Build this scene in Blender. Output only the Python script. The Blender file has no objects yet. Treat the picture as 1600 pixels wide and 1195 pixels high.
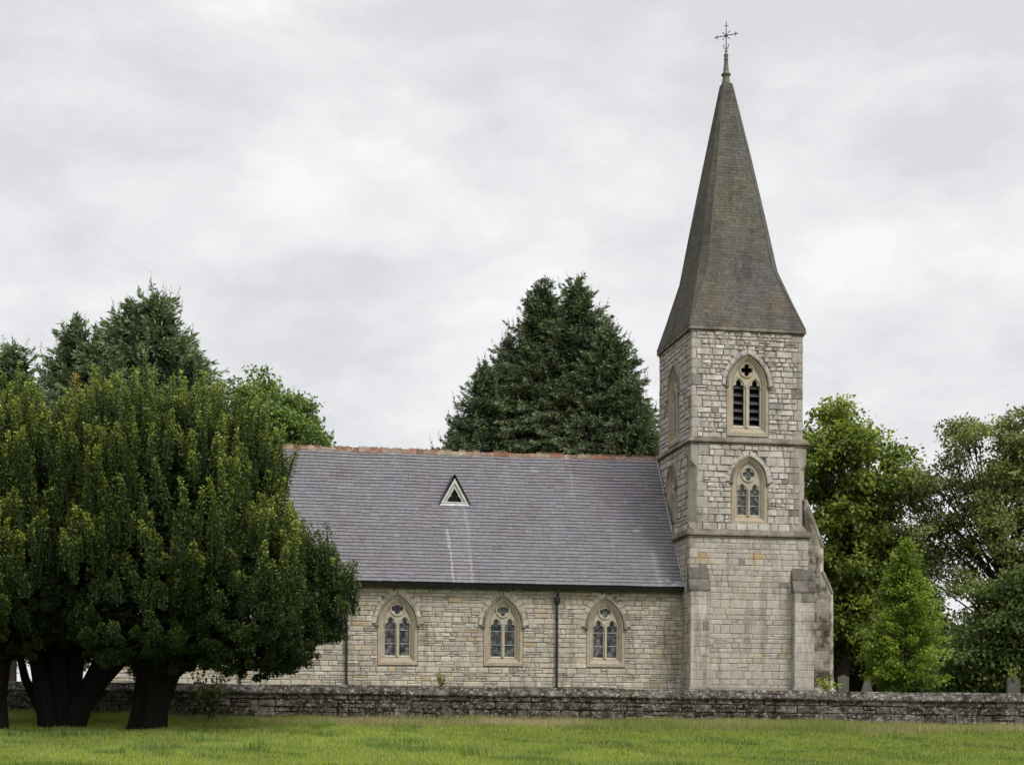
import bpy, math, random
import numpy as np
from mathutils import Vector, Matrix
from mathutils.geometry import tessellate_polygon

# ---------------------------------------------------------------- scene, camera, light
S = bpy.context.scene
COL = S.collection
EYE = 1.6
FPX, VY, ROLL = 2455.0, 1130.0, 0.004          # measured from the building's vanishing lines
cam_d = bpy.data.cameras.new('camera'); cam = bpy.data.objects.new('camera', cam_d); COL.objects.link(cam)
cam.location = (0, 0, EYE)
cam.rotation_euler = (math.pi/2, 0, 0)
cam.rotation_euler.rotate_axis('Z', ROLL)
cam_d.sensor_width = 36; cam_d.sensor_fit = 'HORIZONTAL'
cam_d.lens = 36*FPX/1600
cam_d.shift_y = (VY-597.5)/1600
cam_d.clip_start = .5; cam_d.clip_end = 3000
S.camera = cam

SUN_EL, SUN_AZ = math.radians(48), math.radians(48)   # azimuth: to the right of straight behind the camera
world = bpy.data.worlds.new('World'); S.world = world; world.use_nodes = True
nt = world.node_tree; nt.nodes.clear()
def WN(t, **k):
    n = nt.nodes.new(t)
    for a, b in k.items(): setattr(n, a, b)
    return n
L = nt.links.new
wo = WN('ShaderNodeOutputWorld'); bgs = WN('ShaderNodeBackground'); bgc = WN('ShaderNodeBackground'); mx = WN('ShaderNodeMixShader')
sky = WN('ShaderNodeTexSky', sky_type='NISHITA', sun_disc=False); sky.sun_elevation = SUN_EL; sky.sun_rotation = math.pi-SUN_AZ
L(sky.outputs[0], bgs.inputs[0]); bgs.inputs[1].default_value = .1
tc = WN('ShaderNodeTexCoord'); sep = WN('ShaderNodeSeparateXYZ'); L(tc.outputs['Generated'], sep.inputs[0])
mp = WN('ShaderNodeMapping'); mp.inputs['Scale'].default_value = (1.0, 1.0, 2.0); L(tc.outputs['Generated'], mp.inputs[0])
n1 = WN('ShaderNodeTexNoise'); n1.inputs['Scale'].default_value = 4.2; n1.inputs['Detail'].default_value = 7; n1.inputs['Roughness'].default_value = .52; n1.inputs['Distortion'].default_value = .12
L(mp.outputs[0], n1.inputs['Vector'])
n2 = WN('ShaderNodeTexNoise'); n2.inputs['Scale'].default_value = 13; n2.inputs['Detail'].default_value = 6; n2.inputs['Roughness'].default_value = .6
L(mp.outputs[0], n2.inputs['Vector'])
mm = WN('ShaderNodeMath', operation='MULTIPLY_ADD'); L(n2.outputs[0], mm.inputs[0]); mm.inputs[1].default_value = .36; 
ms = WN('ShaderNodeMath', operation='MULTIPLY'); L(n1.outputs[0], ms.inputs[0]); ms.inputs[1].default_value = .7; L(ms.outputs[0], mm.inputs[2])
rp = WN('ShaderNodeValToRGB'); L(mm.outputs[0], rp.inputs[0])
e = rp.color_ramp.elements; e[0].position = .43; e[0].color = (.575, .578, .592, 1); e[1].position = .64; e[1].color = (.755, .757, .765, 1)
m_ = rp.color_ramp.elements.new(.53); m_.color = (.66, .662, .673, 1)
# an overcast sky is brightest overhead
up = WN('ShaderNodeMapRange'); L(sep.outputs[2], up.inputs[0]); up.inputs[1].default_value = .45; up.inputs[2].default_value = 1.0; up.inputs[3].default_value = 1.0; up.inputs[4].default_value = 1.9
dt = WN('ShaderNodeVectorMath', operation='DOT_PRODUCT'); L(tc.outputs['Generated'], dt.inputs[0]); dt.inputs[1].default_value = (math.sin(SUN_AZ)*math.cos(SUN_EL), -math.cos(SUN_AZ)*math.cos(SUN_EL), math.sin(SUN_EL))
gl = WN('ShaderNodeMapRange'); L(dt.outputs['Value'], gl.inputs[0]); gl.inputs[1].default_value = .3; gl.inputs[2].default_value = 1; gl.inputs[3].default_value = 1; gl.inputs[4].default_value = 2.2   # clouds glow where the sun stands behind them
gm = WN('ShaderNodeMath', operation='MULTIPLY'); L(up.outputs[0], gm.inputs[0]); L(gl.outputs[0], gm.inputs[1])
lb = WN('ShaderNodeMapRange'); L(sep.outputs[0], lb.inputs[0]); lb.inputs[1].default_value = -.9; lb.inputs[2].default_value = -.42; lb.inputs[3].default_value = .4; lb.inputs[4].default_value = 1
gk = WN('ShaderNodeMath', operation='MULTIPLY'); L(gm.outputs[0], gk.inputs[0]); L(lb.outputs[0], gk.inputs[1])      # sky dimmed out of view on the left, added to darken the tower's left face
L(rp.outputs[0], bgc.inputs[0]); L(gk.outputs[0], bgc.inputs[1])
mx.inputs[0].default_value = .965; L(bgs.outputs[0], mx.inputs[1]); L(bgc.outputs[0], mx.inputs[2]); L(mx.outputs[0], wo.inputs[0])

sd = bpy.data.lights.new('sun', 'SUN'); sd.energy = 1.5; sd.angle = math.radians(15); sd.color = (1, .97, .92)
sun = bpy.data.objects.new('sun', sd); COL.objects.link(sun)
sdir = Vector((math.sin(SUN_AZ)*math.cos(SUN_EL), -math.cos(SUN_AZ)*math.cos(SUN_EL), math.sin(SUN_EL)))
sun.rotation_euler = sdir.to_track_quat('Z', 'Y').to_euler()
S.view_settings.view_transform = 'Standard'; S.view_settings.look = 'None'; S.view_settings.gamma = 1; S.view_settings.use_curve_mapping = False
S.view_settings.exposure = 0.35
S.render.engine = 'CYCLES'

# ---------------------------------------------------------------- helpers
rng = np.random.default_rng(7)
random.seed(7)
def at(u, v, Y):
    """photo pixel -> world point on the plane y = Y"""
    a, b = u-800, v-VY
    a, b = a*math.cos(ROLL)+b*math.sin(ROLL), -a*math.sin(ROLL)+b*math.cos(ROLL)
    return np.array((a/FPX*Y, Y, EYE-b/FPX*Y))
def ground(x, y):
    t = np.clip(np.asarray(y, float)/50, 0, 1)
    z = 1.6*t**2.2 - .0085*np.asarray(x)*t*t
    z = z+.03*np.sin(x*.9+1)*np.sin(y*.7)+.02*np.sin(x*2.3+y*1.1)
    k = np.clip((y-50.15)/.2, 0, 1); far = np.clip((y-50.4)/8, 0, 1)
    zc = 2.35-.0085*np.asarray(x)*(1-far)+.25*far
    return z*(1-k)+zc*k - np.clip((y-130)/200, 0, 1)*1.5

def sn(P, f, seed):
    """cheap smooth 3D noise in about -1..1"""
    r = np.random.default_rng(seed); o = np.zeros(len(P))
    for i in range(7):
        k = r.normal(size=3); k = k/np.linalg.norm(k)*f*(.6+.3*i); o += np.sin(P@k+r.uniform(0, 6.28))/(1+.35*i)
    return o/3.0

class MB:
    """collects vertices and faces, builds ONE mesh object; vertex colour 'Col'"""
    def __init__(s): s.v = []; s.c = []; s.li = []; s.lt = []; s.mi = []; s.n = 0
    def raw(s, V, F, C=(1, 1, 1), mi=0):
        V = np.asarray(V, float).reshape(-1, 3); C = np.asarray(C, float)
        if C.ndim == 1: C = np.tile(C, (len(V), 1))
        s.v.append(V); s.c.append(C)
        if isinstance(F, np.ndarray):
            s.li.append((F+s.n).ravel()); s.lt.append(np.full(len(F), F.shape[1])); s.mi.append(np.full(len(F), mi))
        else:
            for f in F: s.li.append(np.array(f)+s.n); s.lt.append(np.array([len(f)])); s.mi.append(np.array([mi]))
        s.n += len(V); return s
    def box(s, a, b, C=(1, 1, 1)):
        (x0, y0, z0), (x1, y1, z1) = a, b
        V = [(x0, y0, z0), (x1, y0, z0), (x1, y1, z0), (x0, y1, z0), (x0, y0, z1), (x1, y0, z1), (x1, y1, z1), (x0, y1, z1)]
        return s.raw(V, [(0, 3, 2, 1), (4, 5, 6, 7), (0, 1, 5, 4), (1, 2, 6, 5), (2, 3, 7, 6), (3, 0, 4, 7)], C)
    def loft(s, rings, C=(1, 1, 1), cap0=True, cap1=True, closed=True):
        n = len(rings[0]); V = np.array(rings, float).reshape(-1, 3); F = []
        for i in range(len(rings)-1):
            for j in range(n if closed else n-1):
                k = (j+1) % n; F.append((i*n+j, i*n+k, (i+1)*n+k, (i+1)*n+j))
        if cap0: F.append(tuple(range(n))[::-1])
        if cap1: F.append(tuple((len(rings)-1)*n+j for j in range(n)))
        return s.raw(V, F, C)
    def tube(s, pts, rad, C=(1, 1, 1), n=7, caps=True, flute=0):
        pts = [Vector(p) for p in pts]; R = []
        for i, p in enumerate(pts):
            d = (pts[min(i+1, len(pts)-1)]-pts[max(i-1, 0)]).normalized()
            a = d.cross(Vector((0, 1, .13))); a = a.normalized() if a.length > 1e-3 else Vector((1, 0, 0)); b = d.cross(a)
            r = rad[i] if hasattr(rad, '__len__') else rad
            R.append([tuple(p+(a*math.cos(t)+b*math.sin(t))*r*(1+flute*math.sin(5*t+i*.35)+flute*.6*math.sin(3*t+1-i*.2))) for t in [2*math.pi*j/n for j in range(n)]])
        return s.loft(R, C, caps, caps)
    def build(s, name, mats, parent=None, shift=(0, 0, 0), smooth=False, merge=False):
        V = np.concatenate(s.v)+np.array(shift); me = bpy.data.meshes.new(name)
        li = np.concatenate(s.li).astype(np.int32); lt = np.concatenate(s.lt).astype(np.int32)
        me.vertices.add(len(V)); me.vertices.foreach_set('co', V.ravel().astype(np.float32))
        me.loops.add(len(li)); me.loops.foreach_set('vertex_index', li)
        me.polygons.add(len(lt)); me.polygons.foreach_set('loop_start', np.concatenate([[0], np.cumsum(lt)[:-1]]).astype(np.int32))
        me.polygons.foreach_set('loop_total', lt)
        me.polygons.foreach_set('material_index', np.concatenate(s.mi).astype(np.int32))
        me.polygons.foreach_set('use_smooth', np.full(len(lt), smooth))
        a = me.attributes.new('Col', 'FLOAT_COLOR', 'POINT')
        C = np.ones((len(V), 4), np.float32); C[:, :3] = np.concatenate(s.c); a.data.foreach_set('color', C.ravel())
        me.update(calc_edges=True); me.validate()
        for m in (mats if isinstance(mats, (list, tuple)) else [mats]): me.materials.append(m)
        o = bpy.data.objects.new(name, me); COL.objects.link(o)
        if parent: o.parent = parent
        return o

def leaves(mb, P, D, N, Ln, W, C, mi=0):
    """rhombic leaves: P base, D direction, N normal hint"""
    D = D/np.linalg.norm(D, axis=1, keepdims=True)
    B = np.cross(D, N); B /= np.linalg.norm(B, axis=1, keepdims=True)+1e-9
    Ln = np.asarray(Ln)[:, None]*np.ones((len(P), 1)); W = np.asarray(W)[:, None]*np.ones((len(P), 1))
    V = np.stack([P, P+D*Ln*.45+B*W*.5, P+D*Ln, P+D*Ln*.45-B*W*.5], 1).reshape(-1, 3)
    mb.raw(V, np.arange(len(V)).reshape(-1, 4), np.repeat(C, 4, 0), mi)
def rdir(n):
    v = rng.normal(size=(n, 3)); return v/np.linalg.norm(v, axis=1, keepdims=True)

def thing(name, loc, label, cat, group=None, rz=0):
    o = bpy.data.objects.new(name, None); COL.objects.link(o); o.location = loc; o.rotation_euler[2] = rz
    o.empty_display_size = .3
    o['label'] = label; o['category'] = cat
    if group: o['group'] = group
    return o
def tag(o, label=None, cat=None, group=None, kind=None):
    for k, v in (('label', label), ('category', cat), ('group', group), ('kind', kind)):
        if v: o[k] = v
    return o

# ---------------------------------------------------------------- materials
def mat(name, rough=.9, spec=.3):
    m = bpy.data.materials.new(name); m.use_nodes = True; t = m.node_tree
    b = t.nodes['Principled BSDF']; b.inputs['Roughness'].default_value = rough
    b.inputs['Specular IOR Level'].default_value = spec
    return m, t, b
def node(t, ty, **k):
    n = t.nodes.new(ty)
    for a, b in k.items():
        if a.startswith('i_'): n.inputs[a[2:].replace('_', ' ')].default_value = b
        else: setattr(n, a, b)
    return n
def noise(t, scale, detail=5, rough=.6, vec=None, stretch=None):
    n = node(t, 'ShaderNodeTexNoise'); n.inputs['Scale'].default_value = scale; n.inputs['Detail'].default_value = detail; n.inputs['Roughness'].default_value = rough
    tcn = node(t, 'ShaderNodeTexCoord')
    if stretch:
        mpn = node(t, 'ShaderNodeMapping'); mpn.inputs['Scale'].default_value = stretch
        t.links.new(tcn.outputs['Object'], mpn.inputs[0]); t.links.new(mpn.outputs[0], n.inputs['Vector'])
    else: t.links.new(tcn.outputs['Object'], n.inputs['Vector'])
    return n.outputs[0]
def ramp(t, src, *st):
    r = node(t, 'ShaderNodeValToRGB'); t.links.new(src, r.inputs[0]); els = r.color_ramp.elements
    while len(els) > 1: els.remove(els[-1])
    for i, (p, c) in enumerate(st):
        if not hasattr(c, '__len__'): c = (c, c, c)
        e = els[0] if i == 0 else els.new(p); e.position = p; e.color = (*c, 1)
    return r.outputs[0]
def mix(t, a, b, fac=1.0, mode='MULTIPLY'):
    n = node(t, 'ShaderNodeMix', data_type='RGBA', blend_type=mode)
    for s, k in ((fac, 0), (a, 6), (b, 7)):
        if hasattr(s, 'links') or hasattr(s, 'is_linked'): t.links.new(s, n.inputs[k])
        elif hasattr(s, '__len__'): n.inputs[k].default_value = (*s, 1)
        else: n.inputs[k].default_value = s
    return n.outputs[2]
def bump(t, b, src, dist, strength=1):
    n = node(t, 'ShaderNodeBump'); n.inputs['Distance'].default_value = dist; n.inputs['Strength'].default_value = strength
    t.links.new(src, n.inputs['Height']); t.links.new(n.outputs[0], b.inputs['Normal'])
def attr(t): 
    a = node(t, 'ShaderNodeAttribute', attribute_name='Col'); return a.outputs['Color']

def stone_mat(name, stain=(.42, .38, .32), amount=.5, ochre=.0, bumpd=.012, streak=.35, thr=(.52, .68)):
    m, t, b = mat(name, .92, .15)
    c = attr(t)
    c = mix(t, c, ramp(t, noise(t, 26, 6, .7), (.3, .62), (.5, 1.0), (.7, 1.2)))
    c = mix(t, c, ramp(t, noise(t, 5, 4, .6), (.3, (.86, .84, .8)), (.6, (1.05, 1.05, 1.05))))
    f = ramp(t, noise(t, 1.1, 8, .68), (thr[0], 0.0), (thr[1], amount))
    c = mix(t, c, mix(t, c, stain), f, 'MIX')
    f2 = ramp(t, noise(t, 1.6, 6, .62, stretch=(1.6, 1.6, .22)), (.5, 0.0), (.66, streak))
    c = mix(t, c, mix(t, c, (.45, .42, .37)), f2, 'MIX')
    if ochre:
        f3 = ramp(t, noise(t, .9, 6, .65, stretch=(1, 1, 1.6)), (.53, 0.0), (.68, ochre))
        c = mix(t, c, mix(t, c, (1.05, .78, .42)), f3, 'MIX')
    t.links.new(c, b.inputs['Base Color'])
    bump(t, b, noise(t, 34, 8, .75), bumpd)
    return m
M = {}
M['tower'] = stone_mat('tower_limestone', ochre=.2, bumpd=.045, streak=.5, amount=.4)
M['nave'] = stone_mat('nave_limestone', ochre=.5, bumpd=.03, amount=.35, streak=.5)
M['dressed'] = stone_mat('dressed_stone', amount=.6, bumpd=.014, streak=.75, thr=(.5, .62))
M['stained'] = stone_mat('stained_stone', amount=.95, bumpd=.012, stain=(.30, .26, .22), streak=.9, thr=(.46, .56))
M['weather'] = stone_mat('weathered_stone', amount=.75, bumpd=.015, stain=(.42, .38, .33), thr=(.45, .58))
M['window_stone'] = stone_mat('window_stone', amount=.25, ochre=.45, bumpd=.006, streak=.3)

def slate_mat():
    m, t, b = mat('slate', .55, .35)
    c = attr(t)
    c = mix(t, c, ramp(t, noise(t, 14, 6, .7), (.3, .74), (.7, 1.22)))
    c = mix(t, c, mix(t, c, (.85, .72, .6)), ramp(t, noise(t, .55, 5, .6, stretch=(1, .6, .6)), (.5, 0.), (.7, .6)), 'MIX')
    c = mix(t, c, mix(t, c, (1.03, .88, .99)), ramp(t, noise(t, .22, 3, .5), (.5, 0.), (.66, .6)), 'MIX')
    c = mix(t, c, (.32, .33, .32), ramp(t, noise(t, 3.2, 8, .8), (.64, 0.), (.72, .5)), 'MIX')
    c = mix(t, c, (.30, .30, .29), ramp(t, noise(t, 1.1, 6, .6, stretch=(5, .35, .35)), (.64, 0.), (.76, .55)), 'MIX')
    tcn = node(t, 'ShaderNodeTexCoord'); sx = node(t, 'ShaderNodeSeparateXYZ'); t.links.new(tcn.outputs['Object'], sx.inputs[0])
    def mth(op, a, b_=None, c_=None):
        n = node(t, 'ShaderNodeMath', operation=op)
        for i, v in enumerate((a, b_, c_)):
            if v is None: continue
            if hasattr(v, 'is_linked'): t.links.new(v, n.inputs[i])
            else: n.inputs[i].default_value = v
        return n.outputs[0]
    wob_ = mth('MULTIPLY_ADD', noise(t, 1.5, 4, .6), .35, -.17)
    below = mth('LESS_THAN', sx.outputs[2], 8.35)
    for x0, zt, wd, k in ((-10.12, 7.35, .035, .75), (-9.28, 8.4, .05, .35), (-9.7, 8.4, .35, .16), (-1.2, 6.6, .10, .3)):
        dx = mth('ABSOLUTE', mth('ADD', mth('ADD', sx.outputs[0], -x0), wob_))
        f = mth('MULTIPLY', mth('LESS_THAN', sx.outputs[2], zt), mth('MULTIPLY', ramp(t, mth('DIVIDE', dx, wd*2), (.2, 1.), (1., 0.)), ramp(t, noise(t, 6, 6, .7), (.35, .2*k), (.6, k))))
        c = mix(t, c, (.36, .35, .35), f, 'MIX')
    t.links.new(c, b.inputs['Base Color']); bump(t, b, noise(t, 30, 5, .6), .004)
    return m
M['slate'] = slate_mat()
def spire_mat():
    m, t, b = mat('spire_shingle', .9, .15)
    c = attr(t)
    c = mix(t, c, ramp(t, noise(t, 9, 7, .72), (.3, .6), (.68, 1.4)))
    c = mix(t, c, mix(t, c, (1.15, 1.1, .9)), ramp(t, noise(t, .5, 6, .6), (.42, 0.), (.6, .9)), 'MIX')
    c = mix(t, c, mix(t, c, (.5, .48, .46)), ramp(t, noise(t, 1.2, 7, .7, stretch=(1, 1, .3)), (.5, 0.), (.6, .55)), 'MIX')
    c = mix(t, c, mix(t, c, (1.1, .8, .7)), ramp(t, noise(t, .8, 7, .65), (.55, 0.), (.7, .6)), 'MIX')
    c = mix(t, c, (.5, .5, .46), ramp(t, noise(t, 7, 8, .85), (.70, 0.), (.76, .7)), 'MIX')
    t.links.new(c, b.inputs['Base Color']); bump(t, b, noise(t, 24, 6, .7), .012)
    return m
M['spire'] = spire_mat()
def terracotta():
    m, t, b = mat('terracotta', .9, .15); c = attr(t)
    c = mix(t, c, ramp(t, noise(t, 12, 6, .7), (.3, .7), (.7, 1.2)))
    c = mix(t, c, (.33, .31, .25), ramp(t, noise(t, 3.5, 7, .8), (.5, 0.), (.62, .8)), 'MIX')
    t.links.new(c, b.inputs['Base Color']); return m
M['terracotta'] = terracotta()
def plain(name, col, rough=.6, spec=.3, var=.15, sc=12):
    m, t, b = mat(name, rough, spec)
    c = mix(t, col, ramp(t, noise(t, sc, 6, .7), (.3, 1-var), (.7, 1+var)))
    t.links.new(c, b.inputs['Base Color']); return m
M['black_iron'] = plain('black_painted_iron', (.016, .018, .018), .35, .4, .3)
M['iron'] = plain('wrought_iron', (.03, .03, .035), .6, .3, .3)
M['lead'] = plain('lead_sheet', (.36, .38, .40), .5, .4, .35, 5)
M['dull_lead'] = plain('dull_lead_sheet', (.20, .21, .215), .65, .3, .45, 5)
M['white_paint'] = plain('weathered_white_paint', (.42, .41, .365), .7, .3, .3, 9)
M['dark'] = plain('dark_interior', (.01, .01, .01), .9, .1)
M['louvre'] = plain('louvre_slate', (.05, .052, .055), .7, .3, .4)
def glass_mat():
    m, t, b = mat('leaded_glass', .4, .3)
    c = ramp(t, noise(t, 5.5, 4, .6), (.38, (.008, .009, .009)), (.5, (.045, .047, .045)), (.62, (.14, .145, .14)))
    v = node(t, 'ShaderNodeTexVoronoi', feature='DISTANCE_TO_EDGE'); v.inputs['Scale'].default_value = 9
    tcn = node(t, 'ShaderNodeTexCoord'); t.links.new(tcn.outputs['Object'], v.inputs['Vector'])
    c = mix(t, c, ramp(t, v.outputs[0], (.02, .2), (.05, 1.)))
    t.links.new(c, b.inputs['Base Color']); bump(t, b, noise(t, 12, 3, .5), .02)
    return m
M['glass'] = glass_mat()

def leaf_mat(name, trans=.25, rough=.55):
    m = bpy.data.materials.new(name); m.use_nodes = True; t = m.node_tree; b = t.nodes['Principled BSDF']; out = t.nodes['Material Output']
    b.inputs['Roughness'].default_value = rough; b.inputs['Specular IOR Level'].default_value = .25
    c = attr(t); t.links.new(c, b.inputs['Base Color'])
    tr = node(t, 'ShaderNodeBsdfTranslucent'); t.links.new(mix(t, c, (1.25, 1.3, .6)), tr.inputs[0])
    ms = node(t, 'ShaderNodeMixShader'); ms.inputs[0].default_value = trans
    t.links.new(b.outputs[0], ms.inputs[1]); t.links.new(tr.outputs[0], ms.inputs[2]); t.links.new(ms.outputs[0], out.inputs[0])
    return m
M['yew_leaf'] = leaf_mat('yew_foliage', .12)
M['needle'] = leaf_mat('spruce_needles', .08)
M['leaf'] = leaf_mat('broad_leaf', .35)
M['grass'] = leaf_mat('grass_blade', .3, .6)
def bark_mat(name, col):
    m, t, b = mat(name, .95, .1)
    c = mix(t, col, ramp(t, noise(t, 3, 7, .75, stretch=(4, 4, .7)), (.3, .45), (.7, 1.5)))
    t.links.new(c, b.inputs['Base Color']); bump(t, b, noise(t, 5, 7, .7, stretch=(4, 4, .6)), .05)
    return m
M['yew_bark'] = bark_mat('yew_bark', (.013, .0105, .0085))
M['bark'] = bark_mat('bark', (.05, .042, .032))

def ground_mat():
    m, t, b = mat('meadow_soil', .95, .1)
    c = ramp(t, noise(t, 1.3, 8, .7), (.3, (.04, .055, .012)), (.5, (.07, .1, .018)), (.7, (.12, .13, .035)))
    t.links.new(c, b.inputs['Base Color']); bump(t, b, noise(t, 9, 8, .8), .06); return m
M['ground'] = ground_mat()
def wall_mat():
    m, t, b = mat('mossy_wall_stone', .95, .12)
    c = attr(t)
    c = mix(t, c, ramp(t, noise(t, 24, 7, .75), (.38, .45), (.5, .95), (.62, 1.7)))
    c = mix(t, c, mix(t, c, (.36, .32, .29)), ramp(t, noise(t, 5, 9, .75, stretch=(.7, 1, 1.2)), (.46, 1.), (.505, 0.)), 'MIX')
    c = mix(t, c, mix(t, c, (.5, .46, .42)), ramp(t, noise(t, .8, 5, .6), (.4, 1.), (.6, 0.)), 'MIX')
    c = mix(t, c, (.38, .36, .30), ramp(t, noise(t, 8, 9, .8), (.545, 0.), (.585, .85)), 'MIX')
    c = mix(t, c, (.15, .16, .04), ramp(t, noise(t, 3.3, 8, .8), (.57, 0.), (.64, .6)), 'MIX')
    t.links.new(c, b.inputs['Base Color']); bump(t, b, noise(t, 22, 8, .8), .05)
    return m
M['wall'] = wall_mat()

# ---------------------------------------------------------------- masonry
class Face:
    """a flat wall face: origin o, u to the right, v up, n outward"""
    def __init__(s, o, u, n, v=(0, 0, 1)): s.o = np.array(o, float); s.u = np.array(u, float); s.n = np.array(n, float); s.v = np.array(v, float)
    def P(s, u, v, d=0):
        u = np.asarray(u, float)[..., None]; v = np.asarray(v, float)[..., None]; d = np.asarray(d, float)[..., None]
        return s.o+u*s.u+v*s.v+d*s.n
def layout(v0, v1, u0, u1, blocked, hr, wr, split=.25):
    R = []; v = v0
    while v < v1-1e-4:
        h = random.uniform(*hr)
        if v1-(v+h) < hr[0]*.8: h = v1-v
        segs = [(u0, u1)]
        for a, b in sorted(blocked(v, v+h)):
            ns = []
            for (p, q) in segs:
                if b <= p or a >= q: ns.append((p, q))
                else:
                    if a > p+.03: ns.append((p, a))
                    if b < q-.03: ns.append((b, q))
            segs = ns
        for (p, q) in segs:
            x = p
            while x < q-1e-4:
                w = random.uniform(*wr)*(1 if random.random() > .15 else 1.5)
                if q-(x+w) < wr[0]*.7: w = q-x
                if random.random() < split and h > .15:
                    k = random.uniform(.4, .6)*h; xx = x
                    for (a, b) in ((v, v+k), (v+k, v+h)):
                        if random.random() < .5 and w > .3:
                            c = x+w*random.uniform(.35, .65); R += [(x, c, a, b), (c, x+w, a, b)]
                        else: R.append((x, x+w, a, b))
                else: R.append((x, x+w, v, v+h))
                x += w
        v += h
    return R
def coursed(breaks, u0, u1, blocked, wr, split=.1):
    split *= .5
    R = []
    for va, vb in zip(breaks[:-1], breaks[1:]):
        h = vb-va; m = va+h*random.uniform(.4, .6)
        for a, b in ([(va, m), (m, vb)] if (h > .40 or (h > .32 and random.random() < .35)) else [(va, vb)]):
            R += layout(a, b, u0, u1, blocked, (b-a, b-a), (wr[0]*(.7+.9*(b-a)), wr[1]*(.6+1.4*(b-a))), split)
    return R
def stones(mb, F, R, color, gap=.010, prot=.035, rough=.5, jit=.004):
    """each stone its own bevelled, rock-faced block"""
    if not R: return
    R = np.array(R, float); n = len(R); C = np.array([color() for _ in range(n)])
    g = gap/2*(1+rng.uniform(-.3, .5, n))
    a, b, c, d = R[:, 0]+g, R[:, 1]-g, R[:, 2]+g, R[:, 3]-g
    iu = np.minimum(.028, (b-a)*.25); iv = np.minimum(.028, (d-c)*.25)
    us = np.stack([a, a+iu, a+iu+(b-a-2*iu)*rng.uniform(.35, .65, n), b-iu, b], 1)
    vs = np.stack([c, c+iv, d-iv, d], 1)
    U = np.repeat(us[:, None, :], 4, 1); V = np.repeat(vs[:, :, None], 5, 2)
    p = prot*(1+rng.uniform(-.35, .45, n))
    H = np.zeros((n, 4, 5)); H[:, 1:3, 1:4] = p[:, None, None]*(1+rough*rng.uniform(-1, 1, (n, 2, 3)))
    H[:, 1:3, 2] += (rough*prot*.5)
    U = U+rng.uniform(-jit, jit, U.shape); V = V+rng.uniform(-jit, jit, V.shape)
    P = F.P(U, V, H).reshape(-1, 3)
    q = np.array([(r*5+k, r*5+k+1, (r+1)*5+k+1, (r+1)*5+k) for r in range(3) for k in range(4)])
    Q = (q[None]+(np.arange(n)*20)[:, None, None]).reshape(-1, 4)
    mb.raw(P, Q, np.repeat(C, 20, 0))
def palette(base, lum=.12, ochre=0, dark=.05, och=(1.08, .86, .6)):
    base = np.array(base)
    def f():
        c = base*(1+rng.normal()*lum)
        c = c*(1+rng.normal(size=3)*.007)
        r = rng.random()
        if r < ochre: c = c*np.array(och)
        elif r < ochre+dark: c = c*.6
        return np.clip(c, .02, .8)
    return f
PT = palette((.495, .453, .415), .085, .0, .015)
PN = palette((.435, .392, .332), .09, .04, .02, (1.0, .86, .66))
PQ = palette((.385, .35, .312), .12, .0, .07)
PB = palette((.415, .378, .335), .07, .01, .02, (1.0, .86, .66))
PV = palette((.505, .465, .43), .06, .0, .0)
MORTAR = (.145, .13, .108)
def quoins(mb, F, u, sgn, v0, v1, phase=0, short=.24, long=.46, pal=PQ, hr=(.25, .5), seed=1):
    """alternating dressed blocks at a corner; returns blocked-interval function"""
    r = random.Random(seed); v = v0; Q = []; i = phase
    while v < v1-1e-4:
        h = r.uniform(*hr)
        if v1-(v+h) < .2: h = v1-v
        w = (long if i % 2 else short)*random.uniform(.85, 1.12)
        Q.append((min(u, u+sgn*w), max(u, u+sgn*w), v, v+h)); v += h; i += 1
    stones(mb, F, Q, pal, gap=.007, prot=.026, rough=.08, jit=.0)
    def blk(a, b):
        m = (a+b)/2
        return [(q[0], q[1]) for q in Q if q[2] <= m <= q[3]]
    blk.breaks = [q[2] for q in Q]+[v1]
    return blk
def poly(mb, F, outer, holes=(), d=0, C=MORTAR):
    loops = [[Vector((x, y, 0)) for x, y in outer]]+[[Vector((x, y, 0)) for x, y in h] for h in holes]
    flat = [p for l in loops for p in l]; T = tessellate_polygon(loops)
    if not T: return
    P = F.P(np.array([p.x for p in flat]), np.array([p.y for p in flat]), d)
    mb.raw(P, np.array([list(t) for t in T]), C)

class Arch:
    """pointed arch, offsets inward with d"""
    def __init__(s, cu, w, zs, rise, vb, vl, dmax):
        s.cu, s.w, s.zs, s.vb, s.vl, s.dmax = cu, w, zs, vb, vl, dmax
        s.cx = (rise*rise-w*w)/(2*w); s.R = w+s.cx
    def arc(s, d, n=9):
        R = s.R-d; a1 = math.acos(max(-1, min(1, s.cx/R)))
        r = [(s.cu-s.cx+R*math.cos(a1*i/n), s.zs+R*math.sin(a1*i/n)) for i in range(n+1)]
        l = [(2*s.cu-x, z) for x, z in r[::-1]][1:]
        return r+l       # right spring -> apex -> left spring
    def loop(s, d, n=9):
        zb = s.vb+(s.vl-s.vb)*max(0, d)/s.dmax; w = s.w-d
        return [(s.cu+w, zb)]+s.arc(d, n)+[(s.cu-w, zb)]
    def blocked(s, a, b, ring=.24):
        if b-.5*(b-a) < s.vb or a > s.zs+math.sqrt(max(0, (s.R+ring)**2-s.cx**2)): return []
        m = (max(a, s.vb)+b)/2
        if m < s.zs: return [(s.cu-s.w-.01, s.cu+s.w+.01)]
        R = s.R+ring; q = R*R-(m-s.zs)**2
        if q <= s.cx**2: return []
        x = math.sqrt(q)-s.cx; return [(s.cu-x, s.cu+x)]

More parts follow.
